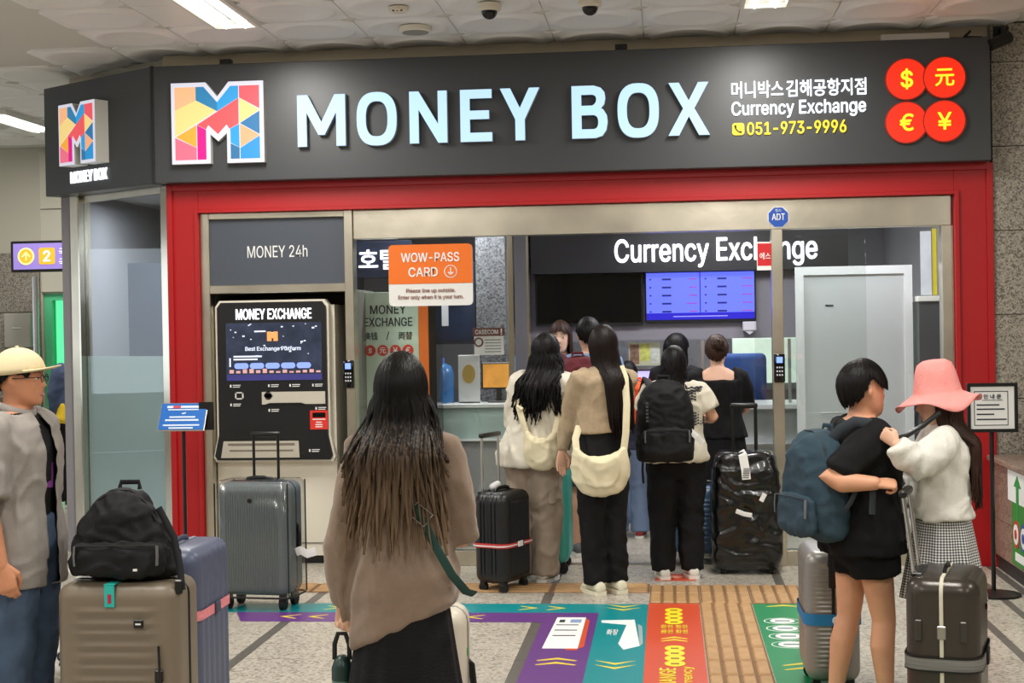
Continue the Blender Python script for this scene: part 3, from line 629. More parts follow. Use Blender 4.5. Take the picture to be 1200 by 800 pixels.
obj('leaflet', MB().box(-.035, .045, -.004, 0, .04, .18), mat('leaflet_yellow', (232, 226, 120), .5, var=(25, .3)), t); obj('leaflet', MB().box(.05, .12, -.004, 0, .02, .15), mat('leaflet_white', (230, 230, 226), .5, var=(30, .2)), t)
def pcmon(label, x, y, z, w, h, col, e_, rz=0):
    t = thing('computer_monitor', label, 'monitor', (x, y, z), rz)
    obj('housing', MB().box(-w/2, w/2, -.01, .03, .1, .1+h, .006), BLACK, t); obj('screen', MB().box(-w/2+.012, w/2-.012, -.012, -.01, .112, .1+h-.012), mat('pcscreen_%d_%d_%d' % col, col, .3, emis=e_, var=(9, .3)), t)
    obj('stand', MB().box(-.02, .02, .0, .03, .01, .12).box(-.08, .08, -.06, .08, 0, .012, .003), BLACK, t)
pcmon('small computer screen glowing pale lilac between the queue', -.182, 12.5, .97, .19, .18, (190, 180, 250), .9)
t = thing('office_chair', 'blue office chair behind the right teller glass', 'chair', (.62, 13.0, 0))
BLUEC = mat('chair_blue', (70, 110, 190), .7, bump=(200, .2))
obj('backrest', MB().box(-.24, .24, .1, .2, .75, 1.36, .08, 3), BLUEC, t, 60); obj('seat', MB().box(-.25, .25, -.3, .2, .45, .55, .04, 2), BLUEC, t, 60)
obj('column', MB().tube([(0, 0, .06), (0, 0, .46)], .03, 10), CHROME, t); 
for q in range(5): obj('foot', MB().tube([(0, 0, .08), (.3*math.cos(2*PI*q/5), .3*math.sin(2*PI*q/5), .03)], [.03, .02], 8), BLACK, t)
# window at right end of back wall (bright)
w2 = obj('window_2', MB().box(.55, 1.95, 14.14, 14.2, 1.0, 1.06).box(.55, 1.95, 14.14, 14.2, 1.84, 1.9).box(.55, .61, 14.14, 14.2, 1.06, 1.84).box(1.89, 1.95, 14.14, 14.2, 1.06, 1.84), ALU); struct(w2)
obj('pane', MB().box(.61, 1.89, 14.17, 14.18, 1.06, 1.84), mat('lit_window', (214, 232, 214), .4, emis=.8, var=(4, .3)), w2)
# right: white framed screen, cabinet, posters
t = thing('glazed_partition', 'white-framed frosted partition panel inside the right glass', 'partition', (1.40, 11.4, 0))
WF = mat('white_frame', (228, 230, 232), .45)
obj('frame', MB().box(-.43, -.37, 0, .05, 0, 2.037).box(.37, .43, 0, .05, 0, 2.037).box(-.37, .37, 0, .05, 1.975, 2.037), WF, t)
obj('panel', MB().box(-.37, .37, .015, .03, 0, 1.975), mat('pale_panel', (200, 204, 206), .18, coat=.5), t)
obj('grab_handle', MB().tube([(-.26, -.03, .94), (-.1, -.03, .94)], .008, 8), ALU, t); obj('name_plate', MB().box(-.21, -.15, .01, .015, 1.74, 1.75), INK, t)
t = thing('file_cabinet', 'dark grey cabinet with white top at the right end of the booth', 'cabinet', (1.94, 11.3, 0))
obj('body', MB().box(-.08, .07, 0, .5, 0, 1.76), mat('cabinet_grey', (72, 73, 76), .5), t); obj('cabinet_top', MB().box(-.09, .08, -.015, .52, 1.76, 1.8, .004), WHITE, t)
tag(obj('poster', MB().box(1.905, 1.985, 11.48, 11.486, 1.81, 2.29).box(1.915, 1.975, 11.478, 11.48, 1.9, 2.1), mat('poster_pale', (214, 218, 226), .5, var=(20, .05))), 'pale printed poster standing on the dark cabinet', 'poster')
tag(obj('poster', MB().box(1.995, 2.028, 11.5, 11.506, 1.81, 2.31).box(2.0, 2.02, 11.498, 11.5, 1.9, 2.2), mat('poster_yellow', (232, 214, 60), .5, var=(20, .05))), 'narrow yellow poster at the far right of the booth', 'poster')
# left: green totem, lit sign, counter
t = thing('display_totem', 'pale green standing display with orange edge behind the left glass', 'display', (-1.96, 10.62, 0))
PG = mat('pale_green', (196, 214, 196), .5)
tb = obj('body', MB().box(-.258, .185, 0, .3, 0, 1.89, .003), PG, t); obj('orange_edge', MB().box(.186, .256, 0, .3, 0, 1.86, .003), ORG, t); obj('black_edge', MB().box(.257, .31, .01, .3, 0, 1.84), BLACKG, t)
g = MB(); text(g, 'MONEY', -.035, 1.765, 0, .26, .062, .02, .003); text(g, 'EXCHANGE', -.035, 1.675, 0, .35, .062, .02, .003); text(g, '换钱', -.165, 1.575, 0, .1, .055, .03, .003); text(g, '両替', .09, 1.575, 0, .1, .055, .03, .003); text(g, '/', -.04, 1.575, 0, None, .06, 0, .003); obj('lettering', g, INK, tb)
for i, ch in enumerate('$元¥€'):
    c = obj('red_disc', MB().cyl((-.17+.092*i, 1.47), .04, -.004, 0, 24), mat('disc_red', (206, 52, 34), .5), tb); g = MB(); text(g, ch, -.17+.092*i, 1.47, -.004, None, .042, .02, .002); obj('disc_symbol', g, PAPER, c)
t = thing('lit_sign', 'dark blue lit sign with white Korean letters behind the left glass', 'sign', (-2.17, 11.2, 2.015))
obj('board', MB().box(-.27, .25, 0, .06, 0, .28, .003), mat('sign_navy', (44, 52, 74), .4, var=(6, .3)), t); g = MB(); text(g, '호텔', .0, .14, 0, .3, .15, .03, .012); obj('lettering', g, MATS['led_white_hot'], t)
cl = obj('pillar_inner', MB().box(-1.44, -1.33, 11.3, 11.7, 0, 2.7).box(-1.33, -1.21, 11.26, 11.7, 0, 2.7), speckle('granite_grey', [(0, (96, 98, 104)), (.25, (140, 142, 148)), (.7, (168, 170, 176))], 90, .4)); struct(cl)
t = thing('wall_monitor', 'dark blue notice screen on the wall left of the granite pillar', 'monitor', (-1.585, 11.3, 1.5))
obj('housing', MB().box(-.16, .14, 0, .05, 0, .62, .004), mat('navy_screen_housing', (34, 44, 64), .3), t); obj('screen', MB().box(-.14, .12, -.004, 0, .03, .59), mat('navy_screen', (30, 46, 74), .15, var=(5, .5)), t); obj('paper_slip', MB().box(-.15, -.07, -.01, -.004, .14, .36), mat('slip_white', (216, 218, 224), .5), t)
ct = thing('service_counter', 'pale green glass-fronted counter behind the left pane', 'counter', (-1.5, 11.0, 0))
obj('worktop', MB().box(-.36, .42, -.06, .25, 1.03, 1.06, .004), mat('worktop_white', (220, 224, 224), .35), ct); obj('glass_front', MB().box(-.35, .41, -.02, 0, .8, 1.03), mat('mint_glass', (176, 198, 194), .15), ct)
obj('base', MB().box(-.35, .41, 0, .24, 0, .8), mat('counter_base_grey', (146, 148, 150), .5), ct); obj('ledge', MB().box(-.36, .42, -.05, 0, .785, .8), WF, ct)
pcmon('computer monitor with an orange card picture on the left counter', -1.26, 11.15, 1.06, .26, .2, (206, 142, 60), .5)
t = thing('leaflet_stand', 'white leaflet stand with a gold oval emblem on the counter', 'stand', (-1.47, 11.03, 1.06))
obj('panel', MB().box(-.08, .08, 0, .02, 0, .36, .003).box(-.08, .08, 0, .1, 0, .012), mat('stand_white', (206, 208, 210), .4), t); g = MB(); g.prism([(.048*math.cos(2*PI*q/24), .22+.07*math.sin(2*PI*q/24)) for q in range(24)], -.003, 0); obj('emblem', g, mat('gold_oval', (176, 146, 70), .4), t)
t = thing('notice_card', 'brown and white notice card hanging over the left counter', 'notice', (-1.31, 10.98, 1.42))
obj('card', MB().box(-.11, .11, 0, .006, 0, .2), PAPER, t); hb = obj('header', MB().box(-.12, .12, -.004, 0, .14, .2), mat('brown_header', (110, 56, 50), .5), t)
g = MB(); text(g, 'CASECOM', -.015, .17, -.004, .17, .032, .02, .002); text(g, '!', .095, .17, -.004, None, .045, .03, .002); obj('lettering', g, PAPER, hb)
g = MB(); g.tube([(-.075+.03*math.cos(2*PI*q/16), -.003, .095+.03*math.sin(2*PI*q/16)) for q in range(16)], .006, 4, (0, 1, 0), closed=True); obj('stop_symbol', g, mat('brown_header', (110, 56, 50), .5), t)
g = MB()
for q in range(5): g.box(-.03, .09, -.002, 0, .02+.022*q, .026+.022*q)
obj('text_lines', g, mat('line_grey', (120, 120, 124), .6), t)
t = thing('water_bottle', 'large translucent blue bottle standing behind the left counter', 'bottle', (-1.7, 11.12, 1.06))
obj('body', MB().lathe([(.001, 0), (.10, 0), (.105, .05), (.105, .22), (.085, .28), (.04, .3), (.001, .3)], 20), mat('blue_translucent', (72, 132, 196), .2, trans=.3), t, 50); obj('neck', MB().lathe([(.035, .3), (.035, .34), (.001, .345)], 14), BLUEC, t, 50)
tag(obj('card_frame', MB().box(-1.72, -1.62, 11.06, 11.07, 1.06, 1.13).box(-1.73, -1.61, 11.04, 11.1, 1.06, 1.065), PAPER), 'small white card frame on the left end of the counter', 'card frame')
# ================================================================== FLOOR GRAPHICS AND TACTILE PAVING
TACT = mat('tactile_yellow', (184, 144, 96), .6, var=(14, .1), bump=(60, .15)); TBASE = mat('tactile_base', (128, 94, 60), .7)  # base coloured darker than the bars so the grooves stand out
g = MB().box(-.148, .148, -.148, .148, 0, .003); nb_ = len(g.f)
for i in range(4):
    x = -.1125 + .075*i; g.add([(x-.03, -.134, .003), (x+.03, -.134, .003), (x+.03, .134, .003), (x-.03, .134, .003), (x-.024, -.126, .011), (x+.024, -.126, .011), (x+.024, .126, .011), (x-.024, .126, .011)], [(4, 5, 6, 7), (0, 1, 5, 4), (1, 2, 6, 5), (2, 3, 7, 6), (3, 0, 4, 7)])
tt = g.mesh('tactile'); tt.materials.append(TBASE); tt.materials.append(TACT)
for p_ in tt.polygons: p_.material_index = 0 if p_.index < nb_ else 1
tp = thing('tactile_paving', 'yellow ribbed tactile paving strips leading to the booth door', 'tactile paving', (0, 9, 0))
def tact(x, y, rz=0): o = obj('tactile_tile', tt, None, tp); o.location = (x, y-9, 0); o.rotation_euler = (0, 0, rz)
for i in range(12): tact(.315, 8.56-.3*i)
for a in range(3):
    for b in range(2): tact(.024+.3*a, 8.86+.3*b)
for i in range(10): tact(-.276-.3*i, 9.21, PI/2)
def floorart(name, label, polys, col):
    t = thing(name, label, 'floor sticker', (0, 8.5, 0)); g = MB()
    for p in polys: g.slab([(x, y-8.5) for x, y in p], .0, .0022)
    obj('film', g, mat('film_%d_%d_%d' % col, col, .35, bump=(30, .05)), t); return t
YC = mat('chevron_yellow', (240, 214, 60), .5)
def chev(t, x, y, w, d, rz, n=2, gap=.09, thick=.035):
    for i in range(n):
        g = MB(); o_ = i*gap
        g.slab([(-w/2, o_), (0, o_+d), (w/2, o_), (w/2*.9, o_-.01), (0, o_+d-thick), (-w/2*.9, o_-.01)], .0024, .0032)
        o = obj('chevron', g.xf(Matrix.Translation((x, y-8.5, 0)) @ Matrix.Rotation(rz, 4, 'Z')), YC, t)
teal = floorart('floor_sticker', 'teal floor lane with yellow arrows and a white passport picture', [[(-.405, 4.6), (-.132, 4.6), (-.132, 8.69), (-.405, 8.69)], [(-2.62, 8.42), (-.405, 8.42), (-.405, 8.69), (-2.5, 8.69)]], (0, 140, 146))
purp = floorart('floor_sticker', 'purple floor lane with yellow arrows and a white ticket picture', [[(-.707, 4.6), (-.406, 4.6), (-.406, 8.416), (-.707, 8.416)], [(-2.4, 8.15), (-.707, 8.15), (-.707, 8.416), (-2.5, 8.416)]], (104, 56, 132))
oran = floorart('floor_sticker', 'orange-red floor lane with yellow coin stacks', [[(-.131, 4.6), (.162, 4.6), (.162, 8.71), (-.131, 8.71)]], (214, 82, 50))
gren = floorart('floor_sticker', 'green floor lane with white ovals right of the tactile tiles', [[(.468, 4.6), (.80, 4.6), (.80, 8.70), (.468, 8.70)]], (22, 140, 84))
for y in (8.53, 7.08, 5.6): chev(teal, -.27, y+.05, .2, -.06, 0)
for y in (7.12, 5.6): chev(purp, -.555, y, .2, .06, 0)
chev(purp, -1.05, 8.285, .12, .1, PI/2, 2, .16); chev(purp, -1.95, 8.285, .12, .1, PI/2, 2, .16)
chev(teal, -.86, 8.555, .12, .1, -PI/2, 2, .16); chev(teal, -2.0, 8.555, .12, .1, -PI/2, 2, .16)
tk = obj('ticket_picture', MB().slab([(-.65, -1.02), (-.47, -1.02), (-.47, -.22), (-.63, -.22)], .0024, .0034), PAPER, purp)
g = MB()
for i in range(3): g.box(-.62, -.50, -.72+.14*i, -.70+.14*i, .0034, .0042)
g.box(-.61, -.58, -.36, -.29, .0034, .0042); obj('ticket_lines', g, INK, tk); obj('ticket_window', MB().box(-.55, -.49, -.37, -.28, .0034, .0042), mat('ticket_blue', (140, 160, 200), .5), tk)
obj('ticket_shadow', MB().slab([(-.47, -1.02), (-.44, -.98), (-.445, -.3), (-.47, -.25)], .0024, .0032).box(-.53, -.47, -1.06, -1.0, .0024, .0033), mat('film_214_82_50', (214, 82, 50), .35), purp)
pp = obj('passport_picture', MB().slab([(-.38, -.30), (-.2, -.28), (-.18, -.62), (-.16, -.95), (-.24, -1.04), (-.27, -.9), (-.24, -.42), (-.38, -.36)], .0024, .0034), PAPER, teal)
obj('passport_shadow', MB().slab([(-.18, -.4), (-.155, -.45), (-.145, -.9), (-.16, -.95)], .0024, .0032), mat('shade_grey', (150, 170, 170), .5), teal)
g = MB(); text(g, '화장실'[:2], 0, 0, 0, .06, .14, .02, .001).xf(FLOORM(-.31, -.62, 0, .0024)); obj('lane_lettering', g, PAPER, teal)
def coins(y):
    for i in range(4):
        c = obj('coin', MB().slab([(.015+.05*math.cos(2*PI*q/20), y-.115*i+.05*math.sin(2*PI*q/20)*1.25) for q in range(20)], .0024+.0004*i, .0034+.0004*i), mat('coin_yellow', (246, 222, 30), .5), oran)
        obj('coin_mark', MB().box(-.005, .035, y-.115*i-.02, y-.115*i+.01, .0034+.0004*i, .004+.0004*i), mat('coin_brown', (150, 110, 20), .5), c)
coins(.0); coins(-1.0); coins(-2.6)
g = MB(); text(g, '환전 환전', 0, 0, 0, .14, .09, .03, .001).xf(FLOORM(.015, -.47, 0, .0024)); obj('lane_lettering', g, YC, oran); g = MB(); text(g, '환전 환전', 0, 0, 0, .14, .09, .03, .001).xf(FLOORM(.015, -.60, 0, .0024)); obj('lane_lettering', g, YC, oran)
chev(oran, .015, 8.5-.83, .14, .05, 0, 2, .06, .03)
g = MB(); text(g, 'EXCHANGE', 0, 0, 0, .55, .075, .03, .001).xf(FLOORM(-.02, -1.72, PI/2, .0024)); obj('lane_lettering', g, YC, oran); g = MB(); text(g, 'Currency', 0, 0, 0, .5, .06, .02, .001).xf(FLOORM(.075, -1.66, PI/2, .0024)); obj('lane_lettering', g, YC, oran)
for i in range(4):
    y = -.30-.20*i
    el = lambda a, b: [(.60+a*math.cos(2*PI*q/28), y+b*math.sin(2*PI*q/28)) for q in range(28)]
    r_ = obj('oval_ring', MB().slab(el(.1, .085), .0024, .003), PAPER, gren); obj('oval_gap', MB().slab(el(.094, .076), .003, .0034), MATS['film_22_140_84'], r_); obj('oval', MB().slab(el(.066, .066), .0034, .004), PAPER, r_); obj('oval_mark', MB().box(.56, .64, y-.015, y+.012, .004, .0045), mat('mark_grey', (90, 120, 110), .6), r_)
chev(gren, .64, 8.62, .2, .05, 0, 1); chev(gren, .63, 7.05, .22, .06, 0); chev(gren, .66, 5.6, .22, .06, 0)
t = thing('floor_sticker', 'small orange floor sticker between the white shoes at the door', 'floor sticker', (.03, 9.62, 0)); obj('film', MB().slab([(-.13, -.13), (.13, -.13), (.12, .12), (-.12, .12)], .001, .003), mat('film_214_82_50', (214, 82, 50), .35), t); obj('footprint', MB().slab([(.05*math.cos(2*PI*q/20), .05*math.sin(2*PI*q/20)) for q in range(20)], .003, .0036), mat('film_pale_orange', (236, 150, 120), .4), t)

# ================================================================== STANDS, NOTICES, RIGHT COUNTER, LEFT BACKGROUND
t = thing('notice_stand', 'blue slanted notice board on a thin black pole before the red post', 'notice stand', (-3.1, 9.3, 0))
obj('base', MB().lathe([(.001, 0), (.14, 0), (.14, .012), (.02, .025), (.001, .025)], 24), BLACK, t, 40); obj('pole', MB().tube([(0, .03, .02), (0, .03, 1.05)], .012, 10), BLACK, t, 50)
TM = Matrix.Translation((0, .02, 1.082)) @ Matrix.Rotation(R(-30), 4, 'X') @ Matrix.Shear('XZ', 4, (.0, 0))
b = obj('board', MB().box(-.155, .155, -.004, .008, -.1, .1, .003).xf(TM), ALU, t); obj('panel', MB().box(-.148, .148, -.007, -.004, -.093, .093).xf(TM), mat('notice_blue', (36, 106, 190), .4), b)
g = MB()
for zz, w_, h_ in ((.068, .22, .016), (.048, .2, .008), (-.005, .17, .01), (-.027, .22, .012), (-.063, .24, .01), (-.083, .16, .01)): g.box(-w_/2, w_/2, -.009, -.007, zz-h_/2, zz+h_/2)
g.prism([(-.01, .022), (.02, .03), (.018, .02), (.0, .015)], -.009, -.007); obj('text_lines', g.xf(TM), mat('line_pale_blue', (216, 228, 240), .5), b)
obj('text_highlight', MB().box(-.07, -.02, -.0095, -.009, .058, .077).xf(TM), mat('highlight_red', (200, 70, 90), .5), b)
obj('leaflet_pocket', MB().box(.1, .19, .04, .07, -.08, .1), BLACK, t, loc=(0, 0, 1.075))
t = thing('framed_notice', 'black framed Korean notice on a stand beside the pink hat', 'notice stand', (1.894, 9.0, 0))
obj('base', MB().lathe([(.001, 0), (.15, 0), (.15, .012), (.02, .025), (.001, .025)], 24), BLACK, t, 40); obj('pole', MB().tube([(0, .03, .02), (0, .03, 1.1)], .013, 10), BLACK, t, 50)
fr = obj('frame', MB().box(-.145, .145, -.01, .012, .958, .978, .003).box(-.145, .145, -.01, .012, 1.227, 1.247, .003).box(-.145, -.125, -.01, .012, .978, 1.227, .003).box(.125, .145, -.01, .012, .978, 1.227, .003), BLACK, t)
obj('sheet', MB().box(-.125, .125, 0, .008, .978, 1.227), PAPER, t)
g = MB().box(-.105, .09, -.002, 0, .998, 1.002).box(-.105, .09, -.002, 0, 1.196, 1.2).box(-.105, -.101, -.002, 0, 1.0, 1.2).box(.086, .09, -.002, 0, 1.0, 1.2)
for zz, w_ in ((1.115, .13), (1.09, .16), (1.06, .1), (1.03, .17)): g.box(-.09, -.09+w_, -.002, 0, zz, zz+.008)
text(g, '안 내 문', 0, 1.168, 0, .1, .026, .02, .002); g.box(-.06, .06, -.002, 0, 1.145, 1.148); obj('text_lines', g, INK, t)
# granite counter on the right
c = thing('granite_counter', 'brown granite counter with a green poster at the right edge', 'counter', (2.1, 9.0, 0))
obj('top', MB().box(-.03, .7, -1.4, 1.03, .70, .735, .006), GRANITE_B, c)
for y in (-1.38, -.58, .22): 
    obj('granite_panel', MB().box(0, .05, y, y+.797, .34, .698, .003), GRANITE_B, c); obj('granite_panel', MB().box(.004, .05, y, y+.797, .1, .338, .003), GRANITE_B, c)
obj('plinth', MB().box(.03, .6, -1.36, 1.02, 0, .1), mat('plinth_dark', (46, 44, 42), .6), c); obj('core', MB().box(.05, .6, -1.37, 1.02, .1, .7), GRANITE_B, c)
po = obj('poster_white', MB().box(-.004, 0, -1.0, .55, .50, .69), PAPER, c); pg = obj('poster_green', MB().box(-.0042, 0, -1.0, .45, .12, .498), mat('poster_green', (50, 132, 46), .5), c)
g = MB()
def onside(gg, poly, x0, x1):  # polygon in (y,z)
    n = len(poly); gg.add([(x0, y, z) for y, z in poly] + [(x1, y, z) for y, z in poly], [tuple(range(n)), tuple(range(2*n-1, n-1, -1))] + [(i, (i+1) % n, (i+1) % n+n, i+n) for i in range(n)])
onside(g, [(.32, .52), (.26, .52), (.26, .60), (.20, .60), (.29, .67), (.38, .60), (.32, .60)], -.007, -.004); obj('arrow', g, mat('arrow_green', (40, 140, 60), .5), po)
g = MB(); onside(g, [(.32, .40), (.26, .40), (.26, .52), (.32, .52)], -.007, -.0041); obj('arrow_stem', g, mat('arrow_green', (40, 140, 60), .5), pg)
for yc, col, nm in ((.33, (190, 50, 40), 'red'), (.14, (40, 70, 150), 'blue'), (-.08, (190, 50, 40), 'red')):
    rr = lambda r_: [(yc+r_*math.cos(2*PI*q/24), .31+r_*1.0*math.sin(2*PI*q/24)) for q in range(24)]
    g = MB(); onside(g, rr(.085), -.007, -.0042); e_ = obj('emblem', g, mat('emblem_'+nm, col, .5), pg); g = MB(); onside(g, rr(.062), -.009, -.007); obj('emblem_centre', g, PAPER, e_); g = MB(); onside(g, rr(.03), -.011, -.009); obj('emblem_mark', g, mat('emblem_'+nm, col, .5), e_)
g = MB(); onside(g, [(.36, .15), (-.3, .15), (-.3, .2), (.36, .2)], -.007, -.0042); obj('poster_caption', g, PAPER, pg)
tag(obj('stair_handrail', MB().box(2.35, 2.9, 9.75, 9.85, .735, 1.05, .01).box(2.3, 2.38, 9.7, 9.9, .735, 1.0, .02), mat('dark_steel', (70, 70, 74), .3, .7)), 'dark metal rail end standing on the granite counter', 'rail')
# left background
t = thing('direction_sign', 'purple hanging sign with yellow arrow and number two', 'sign', (-5.95, 13.9, 2.235))
obj('casing', MB().box(-.36, .6, 0, .12, 0, .3, .008), BLACK, t); fcx = obj('face', MB().box(-.33, .58, -.006, 0, .025, .275), mat('sign_lilac', (150, 128, 205), .4, emis=.75), t)
AMB = mat('sign_amber', (240, 176, 40), .5, emis=.8)
g = MB(); g.tube([(-.2+.075*math.cos(2*PI*q/24), -.01, .15+.075*math.sin(2*PI*q/24)) for q in range(24)], .009, 5, (0, 1, 0), closed=True); g.box(-.207, -.193, -.012, -.006, .11, .19); g.prism([(-.245, .15), (-.235, .14), (-.2, .175), (-.165, .14), (-.155, .15), (-.2, .2)], -.012, -.006); obj('arrow', g, mat('sign_pale_yellow', (255, 230, 150), .5, emis=.9), fcx)
obj('arrow_disc', MB().cyl((-.2, .15), .068, -.009, -.006), AMB, fcx)
nb = obj('number_tile', MB().prism(rrect(.01, .15, .16, .16, .02), -.012, -.006), AMB, fcx); g = MB(); text(g, '2', .01, .15, -.012, None, .1, .04, .003); obj('number', g, mat('sign_white', (250, 250, 250), .5, emis=.9), nb)
g = MB(); text(g, '국내', .2, .19, -.006, .14, .07, .02, .003); text(g, '국제', .2, .09, -.006, .14, .07, .02, .003); obj('lettering', g, mat('sign_white', (250, 250, 250), .5, emis=.9), fcx)
obj('hanger', MB().box(.2, .24, .05, .08, .3, 1.31).box(.45, .49, .05, .08, .3, 1.31), BLACK, t)
tag(obj('standing_pole', MB().tube([(-6.2, 14.2, 0), (-6.2, 14.2, 2.2)], .03, 12).lathe([(.001, 0), (.16, 0), (.15, .02), (.03, .04), (.001, .04)], 20, (-6.2, 14.2, 0)), ALU, None, 50), 'tall thin steel pole before the green glass door', 'pole')
t = thing('utility_box', 'grey wall box on the granite wall above the cap', 'wall box', (-6.62, 14.7, 1.5))
obj('box', MB().box(-.14, .14, 0, .15, 0, .35, .008), mat('box_grey', (176, 172, 162), .5), t); obj('lock_plate', MB().box(-.05, .05, -.01, 0, .19, .21, .003), ALU, t)
tag(obj('wall_notice', MB().box(-7.3, -6.92, 14.8, 14.85, 1.35, 2.02, .004).box(-7.27, -6.95, 14.796, 14.8, 1.38, 1.99), mat('pale_blue_board', (196, 210, 232), .4)), 'pale blue notice board on the far left granite wall', 'notice board')
# ================================================================== PEOPLE
def evalmesh(mb, voxel, smooth=4, fac=.5):
    me = mb.mesh('raw'); o = bpy.data.objects.new('raw', me); COL.objects.link(o)
    md = o.modifiers.new('r', 'REMESH'); md.mode = 'VOXEL'; md.voxel_size = voxel; md.adaptivity = 0
    if smooth: ms = o.modifiers.new('s', 'SMOOTH'); ms.factor = fac; ms.iterations = smooth
    dg = bpy.context.evaluated_depsgraph_get(); ev = o.evaluated_get(dg); out = bpy.data.meshes.new_from_object(ev)
    bpy.data.objects.remove(o); bpy.data.meshes.remove(me)
    out.polygons.foreach_set('use_smooth', [True]*len(out.polygons)); return out
def wrinkle(me, amp, sc=(9, 9, 5), seed=0, amp2=.0, sc2=(26, 26, 26), zlim=None):
    nr = [v.normal.copy() for v in me.vertices]
    for v, n in zip(me.vertices, nr):
        p = v.co; a = noise.noise(Vector((p.x*sc[0]+seed, p.y*sc[1], p.z*sc[2])))
        w = noise.noise(Vector((p.x*sc[0]*.6+7, p.y*sc[1]*.6+seed, p.z*sc[2]*.6)))
        b_ = noise.noise(Vector((p.x*sc[0]*.9+w*1.6+p.z*2, p.y*sc[1]*.9, p.z*sc[2]*1.5+seed+w)))
        d = amp*((abs(a)*1.2+(1-min(1, abs(b_)*3.2))*1.1)-.45)
        if amp2: d += amp2*noise.noise(Vector((p.x*sc2[0], p.y*sc2[1]+seed, p.z*sc2[2])))
        v.co = p + n*d
    me.update()
def lerp(a, b, t): return a + (b-a)*t
def prof(tab, z):
    if z <= tab[0][0]: return tab[0][1:]
    for p, q in zip(tab, tab[1:]):
        if z <= q[0]:
            t = (z-p[0])/(q[0]-p[0]); t = t*t*(3-2*t)*.5+t*.5; return tuple(lerp(a, b, t) for a, b in zip(p[1:], q[1:]))
    return tab[-1][1:]
TORSO = [(.76, .09, .08, 0), (.82, .15, .105, -.005), (.88, .168, .118, -.012), (.97, .155, .108, -.005), (1.06, .137, .098, .002), (1.17, .147, .105, .006), (1.28, .162, .112, .004), (1.35, .166, .10, -.004), (1.405, .135, .078, -.008), (1.45, .07, .06, -.01)]
def ellring(cx, cy, z, rx, ry, n=28, e=2.25):
    out = []
    for j in range(n):
        a = 2*PI*j/n; c, s = math.cos(a), math.sin(a); k = (abs(c)**e+abs(s)**e)**(-1/e); out.append(Vector((cx+rx*k*c, cy+ry*k*s, z)))
    return out
def hand(mb, wrist, u, n, side, curl=.5, sc=1.0, spread=0.):
    u = Vector(u).normalized(); n = Vector(n); n = (n-u*n.dot(u)).normalized(); s = u.cross(n)*side
    P = lambda a, b, c: Vector(wrist)+(u*a+s*b+n*c)*sc
    mb.tube([P(-.02, 0, 0), P(.02, 0, .0), P(.055, .002, 0), P(.085, .0, .0)], [(.024*sc, .021*sc), (.032*sc, .019*sc), (.039*sc, .016*sc), (.038*sc, .013*sc)], 12, n, True)
    for i, (b0, L, r) in enumerate(((.030, .072, .0088), (.0105, .080, .009), (-.0095, .075, .0086), (-.029, .060, .0078))):
        seg = [L*.45, L*.31, L*.24]; ang = 0; p = [P(.083-.004*abs(i-1), b0, 0)]; a, c = .083-.004*abs(i-1), 0.
        for q, sg_ in enumerate(seg):
            ang += curl*(.95, 1.05, .7)[q]*(1+.06*i); a += sg_*math.cos(ang); c += sg_*math.sin(ang); p.append(P(a, b0+spread*(1.5-i)*.01*(q+1)+(-b0*.12*(q+1)*curl), c))
        mb.tube([P(.06, b0*.95, 0)]+p, [r*sc, r*sc, r*.97*sc, r*.9*sc, r*.8*sc], 8, n, True)
    mb.tube([P(.012, .022, .004), P(.042, .047, .014), P(.070, .050-.012*curl, .022+.014*curl), P(.092, .047-.03*curl, .026+.022*curl)], [.014*sc, .0115*sc, .0098*sc, .008*sc], 8, n, True)
